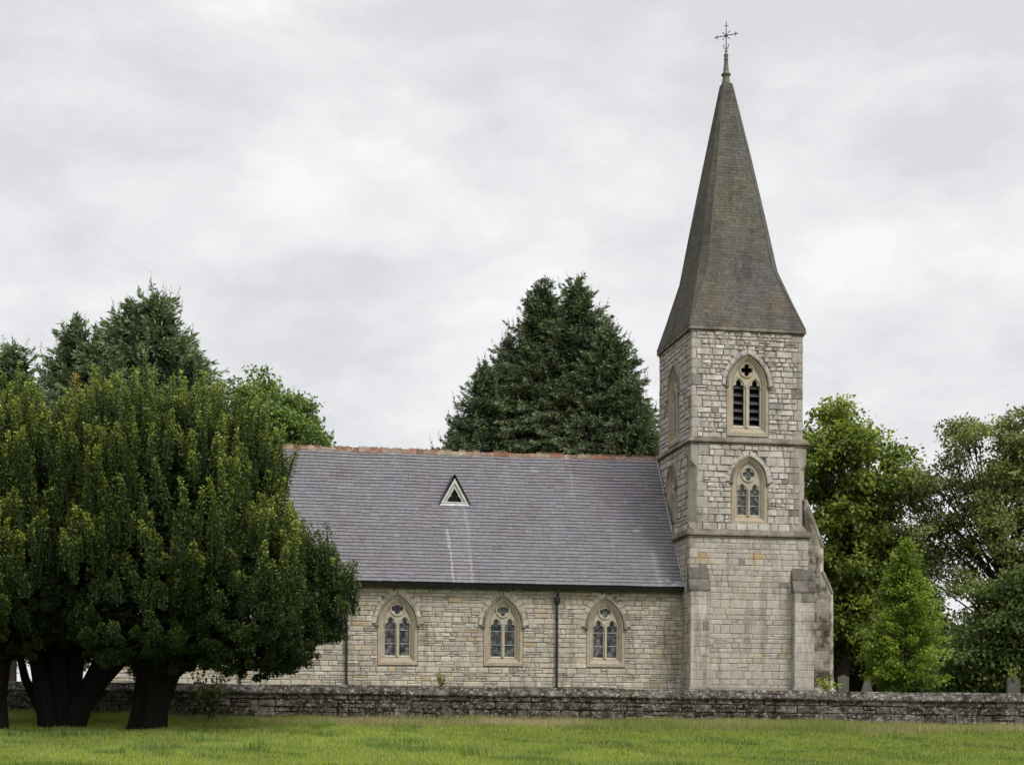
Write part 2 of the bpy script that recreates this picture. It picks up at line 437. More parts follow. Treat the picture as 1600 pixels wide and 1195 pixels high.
def make_window(F, ar, parent, shift, mh, la, zsl, qz, qr, louvre=False, pal=None, vm='tower'):
    """surround with stepped reveals; sub-parts tracery, hood_mould, voussoirs, glass or louvres"""
    dm = ar.dmax; mb = MB(); col = np.array((.335, .288, .222))
    prof = [(-.002, -.02), (0, .03), (dm*.42, .03), (dm*.5, -.0), (dm*.55, -.02), (dm*.72, -.045), (dm*.76, -.075), (dm, -.14), (dm, -.34)]
    rings = []
    for d, o in prof:
        lp = np.array(ar.loop(d)); rings.append(F.P(lp[:, 0], lp[:, 1], o))
    n = len(rings[0]); V = np.concatenate(rings); Fc = []
    for i in range(len(rings)-1):
        for j in range(n): k = (j+1) % n; Fc.append((i*n+j, i*n+k, (i+1)*n+k, (i+1)*n+j))
    mb.raw(V, Fc, col)
    win = mb.build('window', M['window_stone'], parent, shift)
    # hood mould
    hb = MB(); sec = [(-.03, .02), (-.035, .085), (.02, .11), (.05, .08), (.075, .03)]
    R = [F.P(*np.array(ar.arc(d)).T, o) for d, o in sec]
    R = [np.array([R[k][i] for k in range(len(sec))]) for i in range(len(R[0]))]
    hb.loft(R, (.25, .225, .18))
    for sg in (-1, 1):
        uu = ar.cu+sg*(ar.w+.035)
        ring = lambda r, z, o0, o1: [F.P(uu+r*a, z, o) for a, o in ((-1, o0), (1, o0), (1, o1), (-1, o1))]
        hb.loft([ring(.03, ar.zs-.12, .02, .06), ring(.075, ar.zs-.09, .02, .12), ring(.085, ar.zs-.02, .02, .15), ring(.06, ar.zs+.03, .02, .12)], (.20, .175, .14))
    hb.build('hood_mould', M['dressed'], win, (0, 0, 0)).location = (0, 0, 0)
    # voussoirs
    vb_ = MB()
    a1 = math.acos(ar.cx/ar.R); k = 6
    for sg in (-1, 1):
        for i in range(k):
            t0, t1 = a1*(.02+.98*(i+.02)/k), a1*(.02+.98*(i+.98)/k); r1 = .25*random.uniform(.75, 1.2)
            if i == k-1: t1 = a1*.995
            pts = []; t2 = t1 if i < k-1 else math.acos(ar.cx/(ar.R+r1))-.004
            for (t, r) in ((t0, ar.R+.045), (t1, ar.R+.045), (t2, ar.R+r1), (t0, ar.R+r1)):
                x = -ar.cx+r*math.cos(t); x = max(x, .004); pts.append((ar.cu+sg*x, ar.zs+r*math.sin(t)))
            P = np.array(pts); cen = P.mean(0); I = cen+(P-cen)*.9
            V = np.concatenate([F.P(P[:, 0], P[:, 1], .003), F.P(I[:, 0], I[:, 1], .024)])
            vb_.raw(V, [(4, 5, 6, 7)]+[(j, (j+1) % 4, 4+(j+1) % 4, 4+j) for j in range(4)], (pal or PV)())
    vb_.build('voussoirs', M[vm], win)
    # tracery plate with holes
    tb = MB(); wi = ar.w-dm; outer = ar.loop(dm+.0)
    tre = [(1, 0), (1.0, .25), (.86, .5), (.55, .56), (.45, .64), (.52, .82), (.46, 1.08), (.25, 1.4), (0, 1.62)]
    holes = []
    for sg in (-1, 1):
        c = ar.cu+sg*(mh+la)/2; a = (la-mh)/2
        hl = [(c+a, ar.vl+.03)]+[(c+a*x, zsl+a*z) for x, z in tre]+[(c-a*x, zsl+a*z) for x, z in tre[::-1][1:]]+[(c-a, ar.vl+.03)]
        holes.append(hl)
    q = []
    for i in range(40):
        ph = 2*math.pi*i/40; ps = (ph+math.pi/4) % (math.pi/2)-math.pi/4
        q.append((ar.cu+qr*(.55*math.cos(ps)+math.sqrt(max(0, .42**2-(.55*math.sin(ps))**2)))*math.cos(ph),
                  qz+qr*(.55*math.cos(ps)+math.sqrt(max(0, .42**2-(.55*math.sin(ps))**2)))*math.sin(ph)))
    holes.append(q)
    a = (la-mh)/2; top = zsl+a*1.62
    for sg in (-1, 1):
        bx = ar.cu+sg*wi*.80; holes.append([(bx, top-.10*a), (bx-sg*.06, top+.36*a), (bx-sg*.17*wi, top+.66*a), (bx-sg*.11*wi, top+.2*a)])
    d0, d1 = -.12, -.19; tc_ = (.39, .355, .285)
    poly(tb, F, outer, holes, d0, tc_)
    for h in holes:
        H = np.array(h); cen = H.mean(0); n = len(H); I = H+(cen-H)*.05
        V = np.concatenate([F.P(H[:, 0], H[:, 1], d0), F.P(I[:, 0], I[:, 1], d1)])
        tb.raw(V, [(j, (j+1) % n, n+(j+1) % n, n+j) for j in range(n)], tc_)
    # raised ring and sub-arch ribs
    def rib(path, wd, hh):
        path = np.array(path); t = np.gradient(path, axis=0); t /= np.linalg.norm(t, axis=1, keepdims=True)+1e-9; nn = np.stack([-t[:, 1], t[:, 0]], 1)
        rr = [F.P(*(path+nn*s_*wd).T, o) for s_, o in ((-1, d0-.02), (-.6, d0+hh), (.6, d0+hh), (1, d0-.02))]
        tb.loft([np.array([r[i] for r in rr]) for i in range(len(path))], tc_, closed=True)
    rib([(ar.cu+(qr*1.12)*math.cos(t), qz+(qr*1.12)*math.sin(t)) for t in np.linspace(0, 2*math.pi, 25)], .035, .05)
    for sg in (-1, 1):
        c = ar.cu+sg*(mh+la)/2; w2 = a*1.15; sub = Arch(c, w2, zsl+.02, a*1.75, 0, 0, 1)
        rib(sub.arc(0, 6), .03, .045)
    rib([(ar.cu, ar.vl+.02), (ar.cu, zsl+a*.6)], mh*.5, .07)
    tb.build('tracery', M['window_stone'], win)
    if louvre:
        lb = MB(); nz = 7
        for sg in (-1, 1):
            x0, x1 = sorted((ar.cu+sg*mh*.9, ar.cu+sg*la*1.02))
            for i in range(nz):
                z = ar.vl+.06+i*(zsl+.1-ar.vl)/(nz-1.6)
                V = np.concatenate([F.P(np.array([x0, x1, x1, x0]), np.array([z, z, z+.17, z+.17]), np.array([-.20, -.20, -.42, -.42])),
                                    F.P(np.array([x0, x1, x1, x0]), np.array([z-.03, z-.03, z+.14, z+.14]), np.array([-.20, -.20, -.42, -.42]))])
                lb.raw(V, [(0, 1, 2, 3), (7, 6, 5, 4), (4, 5, 1, 0)], (1, 1, 1))
        lb.build('louvre', M['louvre'], win)
        gb = MB(); poly(gb, F, ar.loop(dm-.02), (), -.5); gb.build('dark_opening', M['dark'], win)
    else:
        gb = MB(); poly(gb, F, ar.loop(dm-.01), (), -.18)
        gb.build('glass', M['glass'], win)
        for i in (1, 2):
            z = ar.vl+(zsl-ar.vl)*i/2.3; sb = MB()
            q_ = [F.P(x, zz, o) for x in (ar.cu-la, ar.cu+la) for zz, o in ((z-.01, -.178), (z-.01, -.155), (z+.01, -.155), (z+.01, -.178))]
            sb.raw(q_, [(0, 1, 5, 4), (1, 2, 6, 5), (2, 3, 7, 6), (3, 0, 4, 7), (3, 2, 1, 0), (4, 5, 6, 7)], (.6, .6, .6)); sb.build('saddle_bar', M['lead'], win)
    for ch in win.children: # sub-parts share the window's frame, already shifted by mesh data of the part
        ch.location = shift
    return win

# ---------------------------------------------------------------- the church (coordinates: metres from the tower's front left corner, heights above eye level)
SH = (0, 0, -1.0)
church = thing('stone_church', (7.595, 67.0, EYE+1.0), 'pale limestone Gothic church with a slate roof and a tall tapering spire', 'church', rz=.1805)
FX, FZ = (1, 0, 0), (0, 0, 1)
def front(y): return Face((0, y, 0), (1, 0, 0), (0, -1, 0))
def leftf(x): return Face((x, 0, 0), (0, -1, 0), (-1, 0, 0))      # u = -y
def rightf(x): return Face((x, 0, 0), (0, 1, 0), (1, 0, 0))
def backf(y): return Face((0, y, 0), (-1, 0, 0), (0, 1, 0))

# -- nave
NY = 1.0; NX0 = -24.6; NX1 = -.08; ZE = 5.9; RY = 5.1; ZR = 12.2; SL = (ZR-5.89)/(RY-.6)
nave_windows = []
for cu in (-12.42, -7.93, -3.47):
    nave_windows.append(Arch(cu, .835, 4.12, 1.27, 2.44, 2.76, .30))
def nave_blk(a, b):
    r = []
    for w in nave_windows: r += w.blocked(a, b)
    return r
mb = MB(); F = front(NY)
poly(mb, F, [(NX0, .2), (NX1, .2), (NX1, ZE+.3), (NX0, ZE+.3)], [w.loop(.02) for w in nave_windows])
R = layout(1.0, 5.95, NX0, NX1, nave_blk, (.15, .25), (.24, .62), .22)
def nave_col():
    return PN()
stones(mb, F, R, nave_col, gap=.013, prot=.022, rough=.45)
for Fs, u0, u1 in ((leftf(NX0), -9.2, -NY), (backf(9.2), -NX1, -NX0)):
    poly(mb, Fs, [(u0, .2), (u1, .2), (u1, ZE+.3), (u0, ZE+.3)])
    stones(mb, Fs, layout(1.0, 6.1, u0, u1, lambda a, b: [], (.2, .3), (.4, .8), .1), PN, gap=.013, prot=.022)
poly(mb, leftf(NX0), [(-9.2, ZE+.3), (-NY, ZE+.3), (-RY, ZR-.1)])
mb.build('nave_wall', M['nave'], church, SH)
for w in nave_windows: make_window(F, w, church, SH, .08, .515, 4.08, 4.80, .26, False, PN, 'nave')

# eaves course and gutter
mb = MB(); mb.box((NX0, NY-.16, 5.62), (NX1, NY+.1, 5.84), (.16, .145, .11)); mb.build('eaves_course', M['weather'], church, SH)
mb = MB(); ring = lambda x: [(x, .52, 5.80), (x, .56, 5.72), (x, .66, 5.70), (x, .74, 5.74), (x, .76, 5.83), (x, .50, 5.84)]
mb.loft([ring(NX0-.3), ring(-.05)]); gut = mb.build('gutter', M['black_iron'], church, SH)
for px in (-18.92, -14.56, -5.63):
    mb = MB(); mb.tube([(px, .60, 5.75), (px, .62, 5.6), (px, NY-.12, 5.35), (px, NY-.12, 1.0)], .055, n=10)
    for z in (4.4, 2.9, 1.5): mb.tube([(px, NY-.12, z), (px, NY-.12, z+.09)], .072, n=10)
    dp = mb.build('drainpipe', M['black_iron'], church, SH, smooth=False)
    if px > -6 or True:
        mb = MB(); rr = lambda z, w, d: [(px-w, NY-.12-d, z), (px+w, NY-.12-d, z), (px+w, NY-.02, z), (px-w, NY-.02, z)]
        mb.loft([rr(5.05, .06, .06), rr(5.22, .11, .13), rr(5.38, .12, .15)]); h = mb.build('hopper', M['black_iron'], dp); h.location = SH

# -- nave roof of single slates
mb = MB()
def roofpt(x, s, lift=0, side=1):       # s metres up the slope
    ln = math.hypot(1, SL); cy, cz = 1/ln, SL/ln
    y = .60+s*cy-lift*cz; z = 5.89+s*cz+lift*cy-(s/8.)*(.05*np.sin(np.pi*(x+24.9)/24.9)+.012*np.sin(x*1.7))
    y = np.where(side > 0, y, 2*RY-y) if not np.isscalar(side) else (y if side > 0 else 2*RY-y)
    return np.stack([x, y*np.ones_like(x), z*np.ones_like(x)], -1)
SLEN = math.hypot(RY-.6, ZR-5.89); RX0, RX1 = NX0-.35, -.02
for side in (1, -1):
    c4 = np.array([(RX0, 0), (RX1, 0), (RX1, SLEN), (RX0, SLEN)])
    mb.raw(roofpt(c4[:, 0], c4[:, 1], -.03, side), [(0, 1, 2, 3)], (.03, .03, .03))
    nrow = 40; ch = SLEN/nrow
    for r in range(nrow):
        xs = [RX0]; x = RX0-random.uniform(0, .3)
        while x < RX1: x += random.choice((.28, .33, .36, .42))*random.uniform(.95, 1.05); xs.append(min(x, RX1))
        xs = np.array(xs); a, b = xs[:-1]+.004, xs[1:]-.004; k = (b-a) > .03; a, b = a[k], b[k]; n = len(a)
        s0 = r*ch+rng.normal(size=n)*.006-.03*(rng.random(n) < .006); s1 = (r+1)*ch+.02; l0 = .034+rng.uniform(0, .008, n)
        top = [roofpt(a, s0, l0, side), roofpt(b, s0, l0+rng.uniform(-.003, .003, n), side), roofpt(b, s1*np.ones(n), .004*np.ones(n), side), roofpt(a, s1*np.ones(n), .004*np.ones(n), side)]
        bot = [roofpt(b, s0, -.01, side), roofpt(a, s0, -.01, side)]
        V = np.stack(top+bot, 1).reshape(-1, 3)
        q = np.array([(0, 1, 2, 3), (5, 4, 1, 0)])
        base = np.array((.124, .120, .129)); C = base*(1+rng.normal(size=(n, 1))*.07)*(1+rng.normal(size=(n, 3))*.012)
        odd = rng.random(n); C[odd < .0012] *= 1.7; C[odd > .985] *= .8
        mb.raw(V, (q[None]+(np.arange(n)*6)[:, None, None]).reshape(-1, 4), np.repeat(C, 6, 0))
mb.build('nave_roof', M['slate'], church, SH)
# replaced pale slates
# ridge of crested terracotta tiles
mb = MB(); x = RX0
while x < RX1-.05:
    w = .32; dz = random.uniform(-.012, .012)-.05*math.sin(math.pi*(x+24.9)/24.9); c = np.array((.20, .095, .058))*random.uniform(.6, 1.2)
    if random.random() < .3: c = np.array((.24, .18, .12))*random.uniform(.7, 1.1)
    pr = lambda xx: [(xx, RY-.17, ZR-.19+dz), (xx, RY-.06, ZR+.0+dz), (xx, RY+.06, ZR+.0+dz), (xx, RY+.17, ZR-.19+dz)]
    mb.loft([pr(x+.004), pr(x+w-.004)], c)
    if random.random() > (.12 if x < -9 else .3):
        for k in range(3):
            if random.random() < .12: continue
            h = random.uniform(.08, .105); x0 = x+.015+k*.103
            mb.loft([[(x0, RY-.03, ZR-.01+dz), (x0+.07, RY-.03, ZR-.01+dz), (x0+.07, RY+.03, ZR-.01+dz), (x0, RY+.03, ZR-.01+dz)],
                     [(x0+.012, RY-.02, ZR+h+dz), (x0+.058, RY-.02, ZR+h+dz), (x0+.058, RY+.02, ZR+h+dz), (x0+.012, RY+.02, ZR+h+dz)]], c*.9)
        mb.box((x+.01, RY-.025, ZR-.01+dz), (x+w-.01, RY+.025, ZR+.045+dz), c)
    x += w
mb.build('ridge_tiles', M['terracotta'], church, SH)
# lead flashing where roof meets tower, and the lead patch at the foot of it
mb = MB()
for i in range(24):
    s0, s1 = SLEN*i/24, SLEN*(i+1)/24+.03
    X = np.array([-.20, -.035]); 
    p = [roofpt(np.array([-.17]), s0, .035)[0], roofpt(np.array([-.115]), s0, .05)[0], roofpt(np.array([-.115]), s1, .045)[0], roofpt(np.array([-.17]), s1, .03)[0]]
    q = [roofpt(np.array([-.112]), s0, .05)[0], roofpt(np.array([-.112]), s0, .12)[0], roofpt(np.array([-.112]), s1, .115)[0], roofpt(np.array([-.112]), s1, .045)[0]]
    mb.raw(p, [(0, 1, 2, 3)]); mb.raw(q, [(0, 1, 2, 3)])
for (x0, x1, s0, s1) in ((-.75, -.14, .0, .16), (-.55, -.14, .16, .30), (-.95, -.7, .28, .42)):
    p = [roofpt(np.array([x0]), s0, .04)[0], roofpt(np.array([x1]), s0, .045)[0], roofpt(np.array([x1-.1]), s1, .035)[0], roofpt(np.array([x0+.12]), s1, .03)[0]]
    mb.raw(p, [(0, 1, 2, 3)])
mb.build('lead_flashing', M['dull_lead'], church, SH)

# triangular roof vent
vent = MB(); cx_, yb, zb, hw, ht = -9.72, 3.24, 9.60, .58, 1.06
ya = .60+(zb+ht+.1-5.89)/SL+.05
def tri(w, h, y, z0=0): return [(cx_-w, y, zb+z0), (cx_, y, zb+h), (cx_+w, y, zb+z0)]
for sg in (-1, 1):      # little roof slopes
    a, b = (cx_+sg*(hw+.10), yb-.10, zb-.06), (cx_, yb-.10, zb+ht+.16)
    n_ = np.array((sg*.9, 0, .45)); n_ = n_/np.linalg.norm(n_)*.035
    c_, d_ = (cx_, ya+.12, zb+ht+.16), (cx_+sg*(hw+.10), yb+.12, zb-.06)
    P = np.array([a, b, c_, d_]); vent.raw(np.concatenate([P, P+n_]), [(0, 1, 2, 3), (4, 5, 6, 7), (0, 1, 5, 4), (1, 2, 6, 5), (2, 3, 7, 6), (3, 0, 4, 7)], (.09, .09, .085))
vo = vent.build('roof_vent', M['louvre'], church, SH); vo.data.materials[0] = M['louvre']
b = MB()
for sg in (-1, 1):
    for (o0, o1, yy, cc) in ((0, .10, -.085, (1, 1, 1)), (.12, .20, -.045, (.85, .85, .85))):
        k0, k1 = o0, o1
        P = [(cx_+sg*(hw-k0*1.1), yb+yy, zb), (cx_, yb+yy, zb+ht-k0*2.2), (cx_, yb+yy, zb+ht-k1*2.2), (cx_+sg*(hw-k1*1.1), yb+yy, zb)]
        P = np.array(P); b.raw(np.concatenate([P, P+np.array((0, .04, 0))]), [(0, 1, 2, 3), (7, 6, 5, 4), (0, 1, 5, 4), (2, 3, 7, 6), (3, 0, 4, 7)], cc)
    # cusps
    x = cx_+sg*(hw-.2)*.62; z = zb+(ht-.4)*.42
    b.loft([[(x, yb-.04, z), (x-sg*.11, yb-.04, z-.01), (x-sg*.02, yb-.04, z+.1)], [(x, yb, z), (x-sg*.11, yb, z-.01), (x-sg*.02, yb, z+.1)]])
b.box((cx_-hw, yb-.09, zb-.03), (cx_+hw, yb, zb+.03))
b.build('barge_board', M['white_paint'], vo).location = SH
b = MB(); b.raw([(cx_-hw, yb+.02, zb), (cx_+hw, yb+.02, zb), (cx_, yb+.02, zb+ht)], [(0, 1, 2)]); b.build('dark_opening', M['dark'], vo).location = SH
b = MB(); P = [roofpt(np.array([cx_+d]), s, .05)[0] for d, s in ((-.66, 4.37), (.64, 4.37), (.60, 4.53), (-.56, 4.53))]; b.raw(P, [(0, 1, 2, 3)])
b.build('lead_apron', M['lead'], vo).location = SH

# -- tower
def side_arch(c, w, zs, rise, vb, vl, d): return Arch(-c, w, zs, rise, vb, vl, d)
belf = Arch(2.50, .93, 14.50, 1.40, 12.36, 12.73, .30)
mid = Arch(2.58, .80, 10.37, 1.15, 8.58, 8.93, .29)
belfL, midL = side_arch(2.55, .93, 14.50, 1.40, 12.36, 12.73, .30), side_arch(2.75, .80, 10.37, 1.15, 8.58, 8.93, .29)
belfR, midR = Arch(2.55, .93, 14.50, 1.40, 12.36, 12.73, .30), Arch(2.75, .80, 10.37, 1.15, 8.58, 8.93, .29)

def tower_stage(x0, x1, y0, y1, z0, z1, wins, hr, wr, pal, prot, rough, quo=True, seed=3, inset=0, split=.25, base=None):
    """four faces of masonry; wins = dict face->arch"""
    mb = MB()
    for nm, F, u0, u1 in (('f', front(y0), x0, x1), ('l', leftf(x0), -y1, -y0), ('r', rightf(x1), y0, y1), ('b', backf(y1), -x1, -x0)):
        w = wins.get(nm); hole = [w.loop(.02)] if w else []
        poly(mb, F, [(u0+inset, z0), (u1-inset, z0), (u1-inset, z1), (u0+inset, z1)], hole)
        if quo:
            qa = quoins(mb, F, u0+inset, 1, z0, z1, 0 if nm in 'fb' else 1, seed=seed, pal=PQ)
            qb = quoins(mb, F, u1-inset, -1, z0, z1, 1 if nm in 'fb' else 0, seed=seed, pal=PQ)
        else: qa = qb = lambda a, b: []
        k = base(nm) if base else None
        def blk(a, b, w=w, qa=qa, qb=qb): return (w.blocked(a, b) if w else [])+qa(a, b)+qb(a, b)
        stones(mb, F, coursed(qa.breaks, u0+inset, u1-inset, blk, wr, split), pal, gap=.011, prot=prot, rough=rough)
    return mb
# belfry
mb = tower_stage(0, 4.98, 0, 4.98, 12.25, 16.82, dict(f=belf, l=belfL, r=belfR), (.19, .31), (.2, .5), PT, .042, .6, seed=5, split=.14)
mb.build('belfry_wall', M['tower'], church, SH)
# middle stage with chamfered corners
cxx = .30; mx0, mx1, my0, my1 = -.03, 5.15, -.03, 5.15
mb = tower_stage(mx0, mx1, my0, my1, 8.25, 11.98, dict(f=mid, l=midL, r=midR), (.17, .27), (.24, .5), PT, .042, .6, seed=9, inset=cxx, split=.1)
def corner_ring(z, c, o=0):
    a0, a1, b0, b1 = mx0-o, mx1+o, my0-o, my1+o
    return [(a0+c, b0, z), (a1-c, b0, z), (a1, b0+c, z), (a1, b1-c, z), (a1-c, b1, z), (a0+c, b1, z), (a0, b1-c, z), (a0, b0+c, z)]
cq = (.34, .315, .275)
for (sx, sy, X, Y) in ((1, 1, mx0, my0), (-1, 1, mx1, my0), (-1, -1, mx1, my1), (1, -1, mx0, my1)):
    def rg(z, c, o=.012):
        return [(X+sx*c-(sx*o if c < .02 else 0), Y-sy*o, z), (X+sx*(cxx+.012), Y-sy*o, z), (X+sx*(cxx+.012), Y+sy*(cxx+.012), z), (X-sx*o, Y+sy*(cxx+.012), z), (X-sx*o, Y+sy*c-(sy*o if c < .02 else 0), z)]
    zz = [(8.25, .02), (8.42, .02), (8.62, .27), (9.2, .27), (9.8, .27), (10.4, .27), (10.98, .27), (11.25, .02), (11.98, .02)]
    mb.loft([rg(z, c) for z, c in zz], cq)
mb.build('middle_stage_wall', M['tower'], church, SH)
# base stage
def base_blk(nm): return None
mb = tower_stage(-.10, 5.22, -.08, 5.2, .2, 8.02, {}, (.19, .29), (.25, .62), PB, .014, .5, seed=12, split=.12)
mb.box((-.22, -.22, .1), (5.36, 5.3, 1.48), (.2, .18, .15)); 
mb.loft([[(-.22, -.22, 1.48), (5.36, -.22, 1.48), (5.36, 5.3, 1.48), (-.22, 5.3, 1.48)], [(-.10, -.09, 1.60), (5.22, -.09, 1.60), (5.22, 5.2, 1.60), (-.10, 5.2, 1.60)]], (.2, .18, .15), cap0=False)
mb.build('base_stage_wall', M['nave'], church, SH)
# string courses
def string(x0, x1, y0, y1, z0, z1, out, top_in, zt):
    b = MB(); rr = lambda z, o: [(x0-o, y0-o, z), (x1+o, y0-o, z), (x1+o, y1+o, z), (x0-o, y1+o, z)]
    b.loft([rr(z0-.02, .0), rr(z0, out*.5), rr(z0+.04, out*.5), rr(z0+.045, .01), rr(z0+.085, .01), rr(z0+.09, out), rr(z0+.09+(z1-z0)*.4, out), rr(zt, top_in)], (.215, .19, .158), cap0=False, cap1=False)
    return b
b = string(-.03, 5.15, -.03, 5.15, 11.96, 12.12, .12, -.05, 12.34); b.build('string_course', M['weather'], church, SH)
b = string(-.10, 5.22, -.08, 5.2, 7.98, 8.14, .13, .05, 8.34); b.build('string_course', M['weather'], church, SH)
b = string(0, 4.98, 0, 4.98, 16.76, 16.92, .12, .10, 17.02); b.build('cornice', M['weather'], church, SH)

windows_t = [(front(0), belf, True), (leftf(0), belfL, True), (rightf(4.98), belfR, True), (front(my0), mid, False), (leftf(mx0), midL, False), (rightf(mx1), midR, False)]
for F, a, lv in windows_t:
    if lv: make_window(F, a, church, SH, .12, .60, 14.44, 15.22, .27, True)
    else: make_window(F, a, church, SH, .08, .485, 9.98, 10.74, .27)

# buttresses
def block_col(lo=.75, hi=1.12, base=(.34, .315, .26)):
    return np.array(base)*random.uniform(lo, hi)
def butt_blocks(mb, F, u0, u1, z0, z1, seed, pal, hr=(.28, .42)):
    r = random.Random(seed); z = z0
    while z < z1-1e-4:
        h = r.uniform(*hr)
        if z1-(z+h) < .2: h = z1-z
        w = u1-u0; m = u0+w*r.choice((.35, .5, .65, 1.0)); Q = [(u0, m, z, z+h)]+([(m, u1, z, z+h)] if m < u1-.05 else [])
        stones(mb, F, Q, pal, gap=.006, prot=.01, rough=.1, jit=0); z += h
def front_buttress(x0, x1, yf, zc0, zc1, cap_over=.05):
    mb = MB(); y1 = -.05
    for F, a, b in ((front(yf), x0, x1), (leftf(x0), -y1, -yf), (rightf(x1), yf, y1)):
        a, b = min(a, b), max(a, b)
        poly(mb, F, [(a, .2), (b, .2), (b, zc0), (a, zc0)], C=(.16, .145, .115))
        butt_blocks(mb, F, a, b, .9, zc0, int(abs(a*100))+3, PB)
    rr = lambda z, o: [(x0-o, yf-o, z), (x1+o, yf-o, z), (x1+o, y1, z), (x0-o, y1, z)]
    mb.loft([rr(.2, .1), rr(1.5, .1), rr(1.6, .02)], (.2, .18, .15))
    bt = mb.build('buttress', M['dressed'], church, SH)
    cb = MB(); o = cap_over; dz = (zc1-zc0)/2
    dy = (abs(yf)-.08)/2
    def slab(za, zb_, ya, yb_, oo, c):
        cb.loft([[(x0-oo, ya-o*.6, za-.04), (x1+oo, ya-o*.6, za-.04), (x1+oo, -.02, za-.04), (x0-oo, -.02, za-.04)],
                 [(x0-oo, ya-o*.6, za+.03), (x1+oo, ya-o*.6, za+.03), (x1+oo, -.02, za+.03), (x0-oo, -.02, za+.03)],
                 [(x0-oo, yb_, zb_), (x1+oo, yb_, zb_), (x1+oo, -.02, zb_), (x0-oo, -.02, zb_)]], c)
    slab(zc0+.02, zc0+dz+.04, yf, yf+dy, o, (.15, .135, .115)); slab(zc0+dz, zc1, yf+dy, -.085, o-.02, (.115, .103, .088))
    cb.build('weathering_cap', M['weather'], bt).location = SH
    return bt
front_buttress(-.13, .70, -.45, 5.68, 6.72)
front_buttress(4.50, 5.38, -.45, 5.68, 6.74)
def side_buttress(y0, y1):
    """projects to the right of the tower in two stepped stages with chamfered outer corners"""
    mb = MB(); ch = .2
    def sec(z, xo, c=ch): return [(5.10, y0, z), (xo-c, y0, z), (xo, y0+c, z), (xo, y1-c, z), (xo-c, y1, z), (5.10, y1, z)]
    mb.loft([sec(.2, 6.66), sec(1.5, 6.66), sec(1.6, 6.54), sec(5.72, 6.50)], (.42, .39, .33))
    mb.loft([sec(5.72, 6.50), sec(6.58, 6.05)], (.26, .24, .2), cap0=False)
    mb.loft([sec(6.56, 6.05), sec(7.72, 6.05)], (.42, .39, .33), cap0=False)
    mb.loft([sec(7.72, 6.05), sec(9.75, 5.24, .04)], (.26, .24, .2), cap0=False)
    F = front(y0)
    def xo(z): return 6.50 if z < 5.72 else 6.05
    z = 1.6; r = random.Random(4)
    dk = palette((.255, .23, .195), .16, .0, .08)
    while z < 7.7:
        h = r.uniform(.26, .38); 
        if z < 5.72 < z+h+.1: h = 5.72-z
        elif 5.72 <= z < 6.5: h = min(h, 6.58-z)
        if 7.72-(z+h) < .2: h = 7.72-z
        xe = (6.50 if z < 5.7 else (6.05 if z >= 6.55 else 6.05))-ch
        m = 5.42+(xe-5.42)*r.uniform(.35, .7); u0 = 5.42 if z < 5.7 else 5.25
        stones(mb, F, [(u0, m, z, z+h), (m, xe, z, z+h)], dk, gap=.007, prot=.012, rough=.1, jit=0)
        z += h
    bt = mb.build('buttress', M['stained'], church, SH)
    cb = MB()
    # overlapping weathering slabs on both slopes
    def slabs(z0, x0, z1, x1, n, c1):
        nonlocal cb
        for i in range(n):
            t0, t1 = i/n, (i+1)/n
            za, zb_ = z0+(z1-z0)*t0, z0+(z1-z0)*t1+.03; xa, xb = x0+(x1-x0)*t0+.07, x0+(x1-x0)*t1+.03
            cc = .05+c1*(1-t0)
            A = [(xa, y0+cc, za-.06), (xa, y1-cc, za-.06), (xa, y1-cc, za+.01), (xa, y0+cc, za+.01)]
            b0 = max(5.15, xa-.30)
            P = [(xa-.02, y0+cc, za-.05), (xa-.02, y1-cc, za-.05), (xb, y1-cc*.8, zb_), (xb, y0+cc*.8, zb_)]
            nrm = np.array((.9, 0, .42))*.06; P = np.array(P); V = np.concatenate([P-nrm, P])
            cb.raw(V, [(0, 3, 2, 1), (4, 5, 6, 7), (0, 1, 5, 4), (1, 2, 6, 5), (2, 3, 7, 6), (3, 0, 4, 7)], np.array((.22, .19, .16))*random.uniform(.8, 1.2))
            # front flank of each slab
            Q = np.array([(xa-.02-ch*(1 if c1 > 0 else .5), y0-.02, za-.05), (xa-.02, y0+cc, za-.05), (xb, y0+cc*.8, zb_), (xb-ch*.8*(1 if c1 > 0 else .5), y0-.02, zb_)])
            cb.raw(np.concatenate([Q, Q+np.array((-.05, .03, 0))]), [(0, 1, 2, 3), (7, 6, 5, 4), (0, 1, 5, 4), (1, 2, 6, 5), (2, 3, 7, 6), (3, 0, 4, 7)], np.array((.2, .185, .15))*random.uniform(.8, 1.15))
    slabs(5.76, 6.50, 6.60, 6.05, 2, .15); cb.build('weathering_cap', M['weather'], bt).location = SH
    cb = MB(); slabs(7.76, 6.05, 9.72, 5.22, 5, .12); cb.build('weathering_cap', M['weather'], bt).location = SH
side_buttress(.02, .92); side_buttress(4.2, 5.1)

# small fittings: putlog hole and the iron lamp bracket by the chamfer stop
mb = MB(); mb.box((-.06, .93, 10.02), (-.035, 1.06, 10.14)); mb.build('putlog_hole', M['dark'], church, SH)

